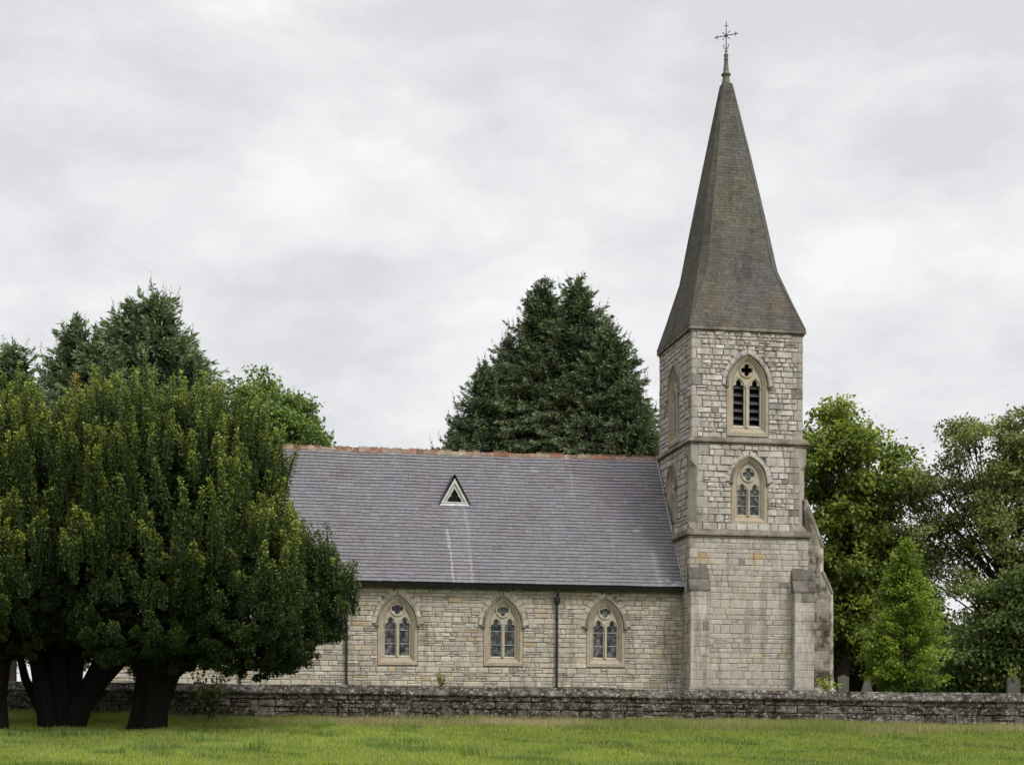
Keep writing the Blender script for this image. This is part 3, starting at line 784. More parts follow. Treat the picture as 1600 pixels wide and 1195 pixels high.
# -- spire
mb = MB(); NXS = 2.49
ZT = [16.9, 17, 18, 19, 19.8, 21, 23, 25, 27, 28.42]
def axis(z): return float(np.interp(z, ZT, [2.48, 2.48, 2.45, 2.42, 2.40, 2.39, 2.37, 2.35, 2.32, 2.30]))
def half(z): return float(np.interp(z, ZT, [2.62, 2.60, 2.29, 1.99, 1.77, 1.57, 1.22, .86, .49, .22]))
def cham(z): return 0 if z <= 17.0 else (.30*(z-17)/2.8 if z < 19.8 else .16*half(z)+.02)
def sring(z, o=0):
    a = axis(z); h = half(z)+o; c = min(cham(z), h*.5)
    if c < .005: c = .004
    return [(a-h+c, NXS-h, z), (a+h-c, NXS-h, z), (a+h, NXS-h+c, z), (a+h, NXS+h-c, z), (a+h-c, NXS+h, z), (a-h+c, NXS+h, z), (a-h, NXS+h-c, z), (a-h, NXS-h+c, z)]
# each row of shingles is split into single units, lapped over the row below
z = 17.0
while z < 28.40:
    hrow = random.uniform(.12, .16); zt = min(z+hrow, 28.42)
    if abs(19.8-zt) < .06: zt = 19.8
    A, B = np.array(sring(z, .009)), np.array(sring(zt, .004)); Bt = np.array(sring(z, -.02)) 
    for j in range(8):
        k = (j+1) % 8; a0, a1, b0, b1 = A[j], A[k], B[j], B[k]; Ln = np.linalg.norm(a1-a0)
        n = max(1, int(Ln/random.uniform(.24, .4)))
        ts = np.linspace(0, 1, n+1); 
        if n > 1: ts[1:-1] += rng.uniform(-.25, .25, n-1)/n
        for i in range(n):
            t0, t1 = ts[i], ts[i+1]; lift = rng.uniform(-.002, .005); g = .004/max(Ln, .1)
            ctr = np.array((axis(z), NXS, z)); 
            p0, p1 = a0+(a1-a0)*(t0+g), a0+(a1-a0)*(t1-g); q0, q1 = b0+(b1-b0)*t0, b0+(b1-b0)*t1
            o = ((p0+p1)/2-ctr); o[2] = 0; o = o/(np.linalg.norm(o)+1e-6)
            p0, p1 = p0+o*lift, p1+o*lift
            c = (np.array((.086, .078, .073)) if z < 19.8 else np.array((.090, .086, .076)))*(1+rng.normal()*.08)
            mb.raw(np.array([p0, p1, q1, q0, p0-o*.04, p1-o*.04]), [(0, 1, 2, 3), (4, 5, 1, 0)], c)
    z = zt
sp = mb.build('spire', M['spire'], church, SH)
core = MB(); core.loft([sring(16.98, -.03), sring(19.8, -.03), sring(28.4, -.03)], (.05, .05, .045)); core.build('spire_core', M['spire'], sp).location = SH
# hip rolls on the arrises
hb = MB()
for j in range(8):
    pts = []
    for z in (17.05, 18.2, 19.8): 
        if j % 2 == 0: pts.append((np.array(sring(z))[j]+np.array(sring(z))[(j-1) % 8])/2 if z < 17.6 else np.array(sring(z))[j])
        else: pts.append(np.array(sring(z))[j])
    pts += [np.array(sring(z))[j] for z in (22, 25, 28.4)]
    hb.tube(pts, [.03, .03, .03, .028, .026, .022], (.088, .084, .075), n=5)
hb.build('hip', M['spire'], sp).location = SH
fx = axis(29.0)-.01; fb = MB()
def cring(z, r, n=8): return [(fx+.0+r*math.cos(2*math.pi*(i+.5)/n), NXS+r*math.sin(2*math.pi*(i+.5)/n), z) for i in range(n)]
fb.loft([cring(z, r) for z, r in ((28.36, .23), (28.50, .19), (28.74, .15), (28.80, .15), (28.82, .21), (28.88, .22), (28.93, .17), (29.0, .13), (29.45, .085), (29.5, .085), (29.52, .10), (29.56, .10), (29.58, .07), (29.62, .075), (29.70, .10), (29.76, .10), (29.82, .05))], (.15, .142, .12))
fb.build('finial', M['weather'], sp).location = SH
# wrought iron cross
ib = MB(); ca, sa = math.cos(math.radians(-36)), math.sin(math.radians(-36))
def cp(u, z): return (fx+u*ca, NXS+u*sa, z)
zc = 30.60
ib.tube([cp(0, 29.7), cp(0, 30.2), cp(0, 31.18)], [.035, .024, .016], n=6)
ib.tube([cp(-.50, zc), cp(.50, zc)], .02, n=6)
for u in (-.42, .42): ib.tube([cp(u, zc-.09), cp(u, zc+.09)], .018, n=6)
for u in (-.5, .5): ib.tube([cp(u, zc-.025), cp(u, zc+.025)], .03, n=6)
ib.tube([cp(-.10, 31.03), cp(.10, 31.03)], .016, n=6); ib.tube([cp(0, 31.15), cp(0, 31.2)], .026, n=6)
for k in range(4):
    a = math.pi/4+k*math.pi/2; ib.tube([cp(.06*math.cos(a), zc+.06*math.sin(a)), cp(.20*math.cos(a), zc+.2*math.sin(a))], [.016, .012], n=5)
    ib.tube([cp(.19*math.cos(a), zc+.19*math.sin(a)), cp(.24*math.cos(a), zc+.24*math.sin(a))], [.028, .018], n=5)
ib.tube([(fx-.05, NXS, zc), (fx+.05, NXS, zc)], .06, n=8)
for sg in (-1, 1):
    ib.tube([cp(0, 30.0), cp(sg*.07, 30.04), cp(sg*.13, 30.12), cp(sg*.12, 30.2), cp(sg*.08, 30.19)], .016, n=5)
    ib.tube([cp(0, 29.86), cp(sg*.06, 29.9), cp(sg*.09, 29.96)], .014, n=5)
ib.build('iron_cross', M['iron'], church, SH)

# ---------------------------------------------------------------- boundary wall
wall = MB(); WY = 50.0; wx0, wx1 = -22.0, 23.0
slope = -.0085
wo_, wu = np.array((0, WY, EYE+1.14)), np.array((1, 0, slope))
Fw = Face(wo_, wu, (0, -1, 0))
poly(wall, Fw, [(wx0, -1.6), (wx1, -1.6), (wx1, -.1), (wx0, -.1)], C=(.03, .028, .022))
Fb = Face(wo_+np.array((0, .42, 0)), -wu, (0, 1, 0)); poly(wall, Fb, [(-wx1, -1.6), (-wx0, -1.6), (-wx0, -.1), (-wx1, -.1)], C=(.1, .09, .07))
PW = palette((.135, .122, .10), .16, .0, .1)
stones(wall, Fw, layout(-1.45, -.27, wx0, wx1, lambda a, b: [], (.17, .30), (.25, .85), .22), PW, gap=.009, prot=.03, rough=.9, jit=.014)
for (u, s0) in ((wx0, 1), (wx1, -1)): pass
wob = wall.build('boundary_wall', M['wall'])
tag(wob, 'long low dark mossy stone wall dividing the field from the churchyard', 'wall')
cb = MB(); u = wx0
while u < wx1:
    w = random.uniform(.7, 1.15); w = min(w, wx1-u)
    def cr(uu):
        dz = uu*slope+.012*math.sin(uu*.9)+.008*math.sin(uu*2.7+1)
        return [(uu, WY-.085, EYE+.86+dz), (uu, WY-.10, EYE+.90+dz), (uu, WY-.085, EYE+.94+dz), (uu, WY+.03, EYE+1.10+dz), (uu, WY+.05, EYE+1.105+dz), (uu, WY+.06, EYE+1.14+dz), (uu, WY+.12, EYE+1.16+dz),
                (uu, WY+.30, EYE+1.16+dz), (uu, WY+.36, EYE+1.14+dz), (uu, WY+.37, EYE+1.10+dz), (uu, WY+.39, EYE+1.10+dz), (uu, WY+.5, EYE+.94+dz), (uu, WY+.5, EYE+.86+dz)]
    cb.loft([cr(u+.004), cr(u+w-.004)], np.array((.13, .12, .108))*random.uniform(.8, 1.15)); u += w
cb.build('coping', M['wall'], wob)

# ---------------------------------------------------------------- ground
gx = np.concatenate([np.linspace(-300, -32, 14)[:-1], np.linspace(-32, 36, 120), np.linspace(36, 300, 14)[1:]])
gy = np.concatenate([np.linspace(-40, 24, 18)[:-1], np.linspace(24, 50.12, 90), [50.2, 50.35, 50.5], np.linspace(51, 130, 40), np.linspace(140, 900, 14)])
GX, GY = np.meshgrid(gx, gy); GZ = ground(GX, GY)
mb = MB(); n, m = GX.shape; idx = np.arange(n*m).reshape(n, m)
mb.raw(np.stack([GX, GY, GZ], -1), np.stack([idx[:-1, :-1], idx[:-1, 1:], idx[1:, 1:], idx[1:, :-1]], -1).reshape(-1, 4))
tag(mb.build('ground', M['ground'], smooth=True), kind='structure')
def blades(name, x, y, h, w, C, matn, lean=.35, label=None):
    n = len(x); P = np.stack([x, y, ground(x, y)-.01], 1); d = rdir(n); d[:, 2] = 0
    D = np.array((0, 0, 1.))+d*lean*rng.uniform(.2, 1.3, (n, 1)); Nn = rdir(n)*np.array((.4, 1, 0))+1e-3
    B = np.cross(D, Nn); B /= np.linalg.norm(B, axis=1, keepdims=True)
    w = w*np.ones(n); V = np.stack([P-B*w[:, None]*.5, P+B*w[:, None]*.5, P+D*h[:, None]], 1).reshape(-1, 3)
    mb = MB(); mb.raw(V, np.arange(3*n).reshape(-1, 3), np.stack([C*.8, C*.8, C*1.15], 1).reshape(-1, 3))
    return mb.build(name, M[matn])
n = 300000
y = 33+17*rng.random(n)**1.15; x = (rng.random(n)*2-1)*(y*.36+1.5)
P = np.stack([x, y, 0*x], 1); t = sn(P*np.array((1, 2.0, 1)), .9, 3); t2 = sn(P, .35, 4); t3 = sn(P, 2.6, 8)
h = .075+.035*t2+.05*np.clip(t, 0, 1)+.03*rng.random(n)
C = np.array((.205, .265, .040))[None]*(1+.22*t2[:, None])*(1-.5*np.clip(t3, 0, 1)[:, None]*rng.uniform(.3, 1, (n, 1)))*(1+rng.normal(size=(n, 1))*.28)
C = C+np.array((.05, .03, .012))*np.clip(t2+rng.normal(size=n)*.3, 0, 1)[:, None]
k = (t+.6*t3+.35*rng.normal(size=n)) > .95; C[k] *= np.array((.62, .74, .8)); h[k] *= 1.4
k = rng.random(n) < .06; C[k] = (.30, .29, .14); h[k] *= 1.25
for _ in range(110):                       # rank tussocks
    cy_ = rng.uniform(35, 49); cx_t = rng.uniform(-1, 1)*(cy_*.34); rx, ry = rng.uniform(.15, .55), rng.uniform(.12, .3)
    k = ((x-cx_t)/rx)**2+((y-cy_)/ry)**2 < rng.uniform(.3, 1.0, n); h[k] *= rng.uniform(1.3, 1.9); C[k] *= np.array((.62, .74, .85)) if rng.random() < .7 else np.array((1.25, 1.1, 1.2))
C = np.clip(C, .004, .6); h = np.clip(h, .03, .4)
tag(blades('grass', x, y, h, rng.uniform(.012, .034, len(x)), C, 'grass'), 'short bright green meadow grass filling the field in front of the wall', 'grass', kind='stuff')
n = 80000
y = 50-np.abs(rng.normal(size=n))*1.05-.1; x = (rng.random(n)*2-1)*19.5; P = np.stack([x, y, 0*x], 1)
k = (sn(P, .8, 11)+.9*rng.random(n)) > -.35; x, y, P = x[k], y[k], P[k]; n = len(x)
h = .12+.20*rng.random(n)+.08*np.clip(sn(P, .7, 5), -1, 1); C = np.where((rng.random(n)+.9*sn(P, 1.6, 6) < .66)[:, None], np.array((.18, .21, .05)), np.array((.34, .285, .16)))*(1+rng.normal(size=(n, 1))*.18)
tag(blades('seeding_grass', x, y, np.clip(h, .05, .5), .013, np.clip(C, .01, .6), 'grass', .5), 'tall pale seeding grass along the foot of the stone wall', 'grass', kind='stuff')

# ---------------------------------------------------------------- trees and plants
def limb(mb, p0, p1, r0, r1, bend=.12, k=6, n=7, C=(1, 1, 1), flute=0):
    p0, p1 = np.array(p0, float), np.array(p1, float); L_ = np.linalg.norm(p1-p0); o = rdir(1)[0]*L_*bend
    ts = np.linspace(0, 1, k); pts = [p0+(p1-p0)*t+o*math.sin(math.pi*t) for t in ts]
    mb.tube(pts, [r0+(r1-r0)*t for t in ts], C, n=n, flute=flute); return pts
def make_plume(nl, seed):
    """one upright yew spray, unit height and radius"""
    r = np.random.default_rng(seed); t = r.uniform(0, 1, nl)**.9; a = r.uniform(0, 6.283, nl)
    prof = np.where(t < .35, .6+1.14*t, 1.0*np.clip(1-(t-.35)/.66, 0, 1)**.62)
    rad = prof*r.uniform(.45, 1.0, nl)
    P = np.stack([rad*np.cos(a), rad*np.sin(a), t], 1)
    return P, t, a, r
PLUMES = [make_plume(250, 50+i) for i in range(7)]
def yew_crown(E, n_per_m2, box, hue=1.0, seed=1, top_light=1.0, zmin=None):
    """E: list of ellipsoids (centre, radii); plumes stand on the front, sides, back and top of their union"""
    mb = MB(); r = np.random.default_rng(seed); P_, N_ = [], []
    for (c, R_) in E:
        c, R_ = np.array(c), np.array(R_); area = 4*math.pi*((R_[0]*R_[1])**1.6+(R_[0]*R_[2])**1.6+(R_[1]*R_[2])**1.6)**(1/1.6)/3**(1/1.6)
        n = int(area*n_per_m2*2.0); d = r.normal(size=(n, 3)); d /= np.linalg.norm(d, axis=1, keepdims=True)
        nn = d/R_; w = np.linalg.norm(nn, axis=1); keep = r.random(n) < w/w.max()*1.0
        d, nn = d[keep], nn[keep]/w[keep, None]
        d = np.sign(d)*np.abs(d)**.76; P = c+d*R_; N_.append(nn); P_.append(P)
    P, N = np.concatenate(P_), np.concatenate(N_)
    ok = np.ones(len(P), bool)
    for (c, R_) in E: ok &= (np.abs((P-np.array(c))/np.array(R_))**2.2).sum(1) > .80
    # back faces matter less: thin them out
    ok &= (N[:, 1] < .35) | (r.random(len(P)) < .35)
    if zmin is not None: ok &= P[:, 2] > zmin(P)+r.normal(size=len(P))*.14+.22*sn(P, 2.2, seed+9)
    P, N = P[ok], N[ok]
    bumpn = sn(P*np.array((1, 1, .6)), 1.9, seed)+.7*sn(P*np.array((1, 1, .42)), 4.6, seed+3); P = P+N*(bumpn*.46)[:, None]+N*r.uniform(-.12, .2, (len(P), 1))
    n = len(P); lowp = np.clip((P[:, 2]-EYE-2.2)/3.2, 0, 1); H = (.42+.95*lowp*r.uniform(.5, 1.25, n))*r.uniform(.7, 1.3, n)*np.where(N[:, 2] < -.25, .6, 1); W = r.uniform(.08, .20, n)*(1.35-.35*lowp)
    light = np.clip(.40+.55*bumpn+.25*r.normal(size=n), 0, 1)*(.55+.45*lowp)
    LN = r.normal(size=(n, 3))*np.array((.09, .09, 0)); cls = r.integers(0, len(PLUMES), n)
    for i, (q, t, a, rr) in enumerate(PLUMES):
        k = np.where(cls == i)[0]; m = len(k); ml = len(t)
        if not m: continue
        rot = r.uniform(0, 6.28, m); ca, sa = np.cos(rot)[:, None], np.sin(rot)[:, None]
        x = (q[:, 0]*ca-q[:, 1]*sa)*W[k, None]; y = (q[:, 0]*sa+q[:, 1]*ca)*W[k, None]; z = t[None]*H[k, None]
        lean = N[k]*np.array((.10, .10, 0))+LN[k]; 
        X = np.stack([x, y, z-.35*H[k, None]], -1)+P[k][:, None, :]+lean[:, None, :]*z[..., None]
        X += r.normal(size=X.shape)*.018
        ang = a[None]+rot[:, None]
        D = np.stack([np.cos(ang), np.sin(ang), np.full_like(ang, .55)], -1)+r.normal(size=X.shape)*.55
        Nn = np.stack([np.cos(ang)*.3, np.sin(ang)*.3, np.full_like(ang, 1.)], -1)+r.normal(size=X.shape)*.75
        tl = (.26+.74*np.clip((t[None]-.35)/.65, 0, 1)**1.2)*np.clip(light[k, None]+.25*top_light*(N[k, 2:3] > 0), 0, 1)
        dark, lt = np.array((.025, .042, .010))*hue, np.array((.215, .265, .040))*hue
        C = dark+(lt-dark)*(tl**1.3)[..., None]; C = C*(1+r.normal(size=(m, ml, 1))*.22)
        br = r.random(m) < .0005; C[br] = C[br]*np.array((1.8, .9, .7))
        nL = r.uniform(.05, .09, m*ml)
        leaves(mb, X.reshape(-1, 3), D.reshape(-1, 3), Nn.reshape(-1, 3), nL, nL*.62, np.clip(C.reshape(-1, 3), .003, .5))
    # dark core added inside every spray to block light and look solid
    ta = np.linspace(0, 2*math.pi, 7)[:-1]; zs_ = np.array([0, .35, .75]); rs_ = np.array([.15, .28, .12])
    ring = np.stack([np.cos(ta)[None]*rs_[:, None], np.sin(ta)[None]*rs_[:, None], np.repeat(zs_[:, None], 6, 1)], -1).reshape(-1, 3); ring = np.concatenate([ring, [[0, 0, .85]]])
    V = ring[None]*np.stack([W, W, H], 1)[:, None, :]; V[..., 2] -= .35*H[:, None]; V += P[:, None, :]+(N*np.array((.10, .10, 0))+LN)[:, None, :]*(ring[None, :, 2:3]*H[:, None, None])
    q = np.array([(k*6+j, k*6+(j+1) % 6, (k+1)*6+(j+1) % 6, (k+1)*6+j) for k in range(2) for j in range(6)]); tq = np.array([(12+j, 12+(j+1) % 6, 18) for j in range(6)])
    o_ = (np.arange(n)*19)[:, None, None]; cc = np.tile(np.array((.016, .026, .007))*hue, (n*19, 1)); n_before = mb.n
    mb.raw(V.reshape(-1, 3), (q[None]+o_).reshape(-1, 4), cc)
    mb.li.append((tq[None]+o_).ravel()+n_before); mb.lt.append(np.full(n*6, 3)); mb.mi.append(np.zeros(n*6, int))
    # inner foliage so that the crown is closed
    for (c, R_) in E:
        c, R_ = np.array(c), np.array(R_); n = int(2000*R_[0]*R_[2]); d = r.normal(size=(n, 3)); d /= np.linalg.norm(d, axis=1, keepdims=True)
        X = c+d*R_*r.uniform(.66, .90, (n, 1))
        if zmin is not None: X = X[X[:, 2] > zmin(X)+.1]
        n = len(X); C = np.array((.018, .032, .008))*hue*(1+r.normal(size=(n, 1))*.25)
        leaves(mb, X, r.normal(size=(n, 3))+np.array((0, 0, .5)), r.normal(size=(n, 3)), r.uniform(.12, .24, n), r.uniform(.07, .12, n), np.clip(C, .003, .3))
    return mb
def ell(u, v, ru, rv, Y, ry):
    c = at(u, v, Y); return (tuple(c), (ru/FPX*Y, ry, rv/FPX*Y))

# right-hand yew
Y1 = 45.3
b1 = at(236, 1146, Y1); yew1 = thing('yew_tree', (b1[0], Y1, float(ground(b1[0], Y1))-.03), 'broad yew whose right side overlaps the church wall, on one thick fluted trunk', 'tree', 'yews in front of the boundary wall')
off = tuple(-np.array(yew1.location))
E1 = [ell(290, 838, 122, 160, Y1, 3.6), ell(374, 818, 44, 142, Y1-.3, 2.0), ell(406, 822, 20, 128, Y1-.2, 1.3), ell(350, 800, 50, 145, Y1-.5, 2.4), ell(390, 940, 84, 108, Y1-.3, 3.0), ell(250, 920, 120, 124, Y1, 3.6),
      ell(462, 932, 22, 84, Y1-.2, 1.2), ell(445, 958, 46, 84, Y1-.2, 2.0), ell(494, 932, 14, 80, Y1-.2, 1.0), ell(518, 940, 9, 66, Y1-.1, .8), ell(536, 930, 8, 34, Y1-.1, .7), ell(230, 766, 92, 120, Y1+.4, 3.2)]
def zm1(P):
    u = P[:, 0]/P[:, 1]*FPX+800
    vb = np.interp(u, [90, 150, 200, 260, 330, 380, 420, 450, 480, 500, 520, 545], [1010, 1042, 1056, 1060, 1046, 1058, 1074, 1060, 1048, 1034, 1006, 940])
    return EYE-(vb-VY)/FPX*P[:, 1]
yc = yew_crown(E1, 5.2, None, seed=21, zmin=zm1).build('crown', M['yew_leaf'], yew1, off)
tb = MB()
def T(u, v, Y): return at(u, v, Y)
base = T(234, 1150, Y1)
pts = [T(232, 1152, Y1), T(234, 1135, Y1), T(238, 1105, Y1), T(246, 1070, Y1), T(256, 1030, Y1), T(268, 980, Y1)]
tb.tube(pts, [.62, .50, .47, .53, .62, .45], n=26, flute=.15)
for (u, v, dy, r0) in ((190, 960, -.8, .22), (225, 930, .5, .25), (330, 930, -.5, .3), (300, 850, 0, .3), (390, 940, .3, .2), (160, 900, .8, .2)):
    limb(tb, T(246, 1075, Y1), T(u, v, Y1+dy), r0, .06, .05, n=8)
tb.build('trunk', M['yew_bark'], yew1, off)

# middle yew
Y2 = 46.0
b2 = at(95, 1142, Y2); yew2 = thing('yew_tree', (b2[0], Y2, float(ground(b2[0], Y2))-.03), 'dark yew on several leaning stems fanning out from one foot, in front of the wall', 'tree', 'yews in front of the boundary wall')
off = tuple(-np.array(yew2.location))
E2 = [ell(95, 845, 112, 150, Y2+.4, 3.6), ell(60, 905, 115, 105, Y2, 3.8), ell(140, 900, 90, 112, Y2+.2, 3.4), ell(150, 768, 75, 90, Y2+.9, 2.8)]
def zm2(P):
    u = P[:, 0]/P[:, 1]*FPX+800
    vb = np.interp(u, [-60, 0, 30, 70, 110, 150, 200, 240], [1012, 1016, 1018, 1010, 1010, 1018, 1036, 1045])
    return EYE-(vb-VY)/FPX*P[:, 1]
yew_crown(E2, 5.2, None, seed=33, zmin=zm2, hue=.95).build('crown', M['yew_leaf'], yew2, off)
tb = MB()
for (us, r0, r1, dy) in (([(78, 1148), (72, 1100), (62, 1050), (52, 1000), (45, 930)], .30, .16, -.3), ([(95, 1148), (92, 1090), (90, 1040), (88, 960)], .38, .26, 0), ([(108, 1146), (112, 1090), (118, 1040), (122, 960)], .34, .22, .2),
                         ([(112, 1146), (130, 1100), (158, 1062), (190, 1030), (225, 985)], .36, .15, -.2), ([(120, 1120), (140, 1065), (160, 1020), (170, 985)], .25, .1, .1), ([(132, 1100), (160, 1052), (190, 1012), (205, 985)], .2, .08, .35),
                         ([(80, 1120), (76, 1060), (74, 1010), (70, 950)], .3, .14, .5), ([(70, 1120), (40, 1060), (28, 1010), (20, 960)], .16, .06, .2)):
    pts = [T(u, v, Y2+dy) for u, v in us]; tb.tube(pts, list(np.linspace(r0, r1, len(pts))), n=14, flute=.09)
tb.build('trunk', M['yew_bark'], yew2, off)

# left yew, half out of the picture
Y3 = 45.0
b3 = at(-18, 1146, Y3); yew3 = thing('yew_tree', (b3[0], Y3, float(ground(b3[0], Y3))-.03), 'yew at the far left, cut off by the edge of the picture', 'tree', 'yews in front of the boundary wall')
off = tuple(-np.array(yew3.location))
E3 = [ell(-50, 815, 110, 170, Y3+.2, 3.2), ell(-60, 900, 120, 105, Y3, 3.6), ell(-20, 880, 80, 118, Y3+.2, 3.0)]
yew_crown(E3, 5.2, None, seed=44, zmin=zm2, hue=1.0).build('crown', M['yew_leaf'], yew3, off)
tb = MB(); tb.tube([T(-18, 1152, Y3), T(-16, 1090, Y3), T(-12, 1040, Y3), T(-20, 960, Y3), T(-30, 880, Y3)], [.62, .48, .5, .5, .25], n=18, flute=.09)
tb.tube([T(-14, 1080, Y3), T(8, 1030, Y3), T(20, 970, Y3)], [.3, .2, .1], n=10)
tb.build('trunk', M['yew_bark'], yew3, off)

# spruces
def spruce(u, vtop, Y, rmax, label, dens=1.0, zvis=8, seed=1, hue=1.0, pw=.78, kr=.78, lean=0, group='dark spruces behind the church and the yews', bare=0):
    r = np.random.default_rng(seed); p = at(u, vtop, Y); zt = p[2]; zg = 2.5; H = zt-zg
    root = thing('spruce_tree', (p[0]-lean*H*.3, Y, zg), label, 'tree', group); off = -np.array(root.location)
    mb, tb = MB(), MB(); x0 = p[0]-lean*H*.3
    def ax(z): return np.array((x0+(p[0]-x0)*((z-zg)/H)**2, Y, z))
    tb.tube([ax(zg-.1), ax(zg+H*.33), ax(zg+H*.66), ax(zt-.1)], [rmax*.085, rmax*.06, .11, .012], n=10)
    d = .15; X, D, C, Ls = [], [], [], []
    # leader
    for i in range(26):
        zz = zt-r.uniform(0, .9); a = r.uniform(0, 6.28); X.append(ax(zz)); D.append((math.cos(a)*.6, math.sin(a)*.6, .9)); C.append(.7); Ls.append(.22)
    while d < min(H-1.5, zvis+6):
        R_ = min(rmax, kr*d**pw)*1.0; nb = max(4, int((5+R_*5.2)*dens)) if d < zvis else 4
        for b in range(nb):
            a = r.uniform(0, 6.283); Rb = R_*r.uniform(.62, 1.18)*(1+.16*math.sin(3*a+d*1.1+seed)); z0 = zt-d-r.uniform(-.2, .25)
            ca, sa = math.cos(a), math.sin(a); droop = .10+.30*min(1, d/10)
            up = .55 if d < 1.5 else .25
            bp = []
            for s in np.linspace(0, 1, 7):
                rr = Rb*s; zz = z0+Rb*(up*s-droop*1.6*s*s+.16*s**4*1.4)+.15*math.sin(3*s+b); bp.append(ax(z0)*np.array((1, 1, 0))+np.array((ca*rr, sa*rr, zz)))
            if Rb > .5: tb.tube(bp, list(np.linspace(.012+.012*Rb, .006, 7)), n=4, caps=False)
            bp = np.array(bp); m = int(20+Rb*30); s = r.uniform(.12, 1, m)**.62; q = s*6; i0 = np.clip(q.astype(int), 0, 5); f = (q-i0)[:, None]
            pos = bp[i0]*(1-f)+bp[i0+1]*f; t = bp[i0+1]-bp[i0]; t /= np.linalg.norm(t, axis=1, keepdims=True)+1e-9
            side = np.cross(t, np.array((0, 0, 1))); sg = r.choice([-1, 1], m)[:, None]
            wdt = (1.05-s)[:, None]*Rb*.34*r.uniform(0, 1, (m, 1)); hang = -np.abs(r.normal(size=(m, 1)))*(.16+.05*Rb)*(1.1-s[:, None])
            pos = pos+side*sg*wdt+np.array((0, 0, 1))*hang*1.0
            dd = t*.9+side*sg*.55+np.array((0, 0, -.50))*(1.1-s[:, None])+r.normal(size=(m, 3))*.35
            if d < zvis and r.random() < .22:         # an upturned tip at the end of the bough
                k_ = 9; hh = np.linspace(0, 1, k_); tip = bp[-1]+np.outer(hh, np.array((ca*.12, sa*.12, .52))); X += list(tip); D += list(r.normal(size=(k_, 3))*.55+np.array((0, 0, .9))); C += [.6]*k_; Ls += list(.2*(1.15-hh*.7))
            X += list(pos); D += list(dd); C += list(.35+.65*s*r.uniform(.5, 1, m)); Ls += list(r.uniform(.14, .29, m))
        d += .23 if d < 3 else .30
    X, D, C, Ls = np.array(X), np.array(D), np.array(C), np.array(Ls); n = len(X)
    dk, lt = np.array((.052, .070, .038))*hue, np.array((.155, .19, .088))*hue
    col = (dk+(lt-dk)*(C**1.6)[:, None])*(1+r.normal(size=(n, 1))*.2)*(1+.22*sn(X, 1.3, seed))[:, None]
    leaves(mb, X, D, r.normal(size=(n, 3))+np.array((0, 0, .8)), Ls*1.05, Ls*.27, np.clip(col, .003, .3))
    # denser inside
    n2 = int(3200*min(rmax, 4)); dz = r.uniform(.8, min(H-1.5, zvis+5), n2); Rr = np.minimum(rmax, kr*dz**pw)*.62*np.sqrt(r.random(n2)); a = r.uniform(0, 6.283, n2)
    zz = zt-dz; xc = x0+(p[0]-x0)*((zz-zg)/H)**2; X = np.stack([xc+Rr*np.cos(a), Y+Rr*np.sin(a), zz], 1)
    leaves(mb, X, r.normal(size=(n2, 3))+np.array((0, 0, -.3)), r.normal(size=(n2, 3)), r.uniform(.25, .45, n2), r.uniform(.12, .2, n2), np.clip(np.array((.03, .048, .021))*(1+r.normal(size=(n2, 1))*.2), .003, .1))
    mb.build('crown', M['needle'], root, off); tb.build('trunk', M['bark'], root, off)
    return root
spruce(903, 434, 88, 4.6, 'tall dark spruce behind the roof ridge, nearest the tower', zvis=11, seed=61, kr=.80, pw=.80)
spruce(850, 437, 89, 4.8, 'tall dark spruce behind the roof ridge, next left of the one beside the tower', zvis=11, seed=62, kr=.80, pw=.78)
spruce(950, 500, 86, 4.0, 'lower spruce filling the right flank of the group behind the ridge', zvis=8, seed=63, kr=.72, pw=.85)
spruce(795, 528, 90, 3.4, 'middling spruce on the left shoulder of the group behind the ridge', zvis=8, seed=64, kr=.72, pw=.8)
spruce(757, 568, 87, 2.6, 'small pointed spruce at the left of the group behind the ridge', zvis=6, seed=65, kr=.62, pw=.8)
spruce(718, 648, 88, 2.0, 'lowest spruce tip at the left foot of the group, just over the ridge', zvis=4, seed=66, kr=.7, pw=.8)
spruce(986, 585, 84, 2.6, 'short spruce between the tall group and the tower wall', zvis=6, seed=67, kr=.55, pw=.9)
spruce(245, 458, 68, 4.6, 'tallest spruce rising behind the yews', zvis=9, seed=71, kr=.95, pw=.8, hue=1.15)
spruce(205, 466, 69, 3.4, 'spruce just left of the tallest one behind the yews, almost as tall', zvis=9, seed=72, kr=.85, pw=.78, hue=1.15)
spruce(158, 520, 69.5, 3.6, 'lower spruce in the dip between the apart-standing one and the tallest pair', zvis=8, seed=77, kr=.9, pw=.75, hue=1.2)
spruce(116, 496, 70, 2.8, 'narrow spruce standing apart behind the yews with sky on both sides', zvis=8, seed=73, kr=.72, pw=.8, hue=1.15)
spruce(20, 532, 66, 2.8, 'spruce at the far left behind the yews', zvis=7, seed=74, kr=.8, pw=.82, hue=1.2)
spruce(300, 545, 67, 2.4, 'lower spruce on the right shoulder of the group behind the yews', zvis=7, seed=75, kr=.6, pw=.85, hue=1.15)
spruce(492, 655, 92, 1.8, 'small spruce tip over the ridge beside the round leafy tree', zvis=3, seed=76, kr=.7, pw=.8, hue=1.1)

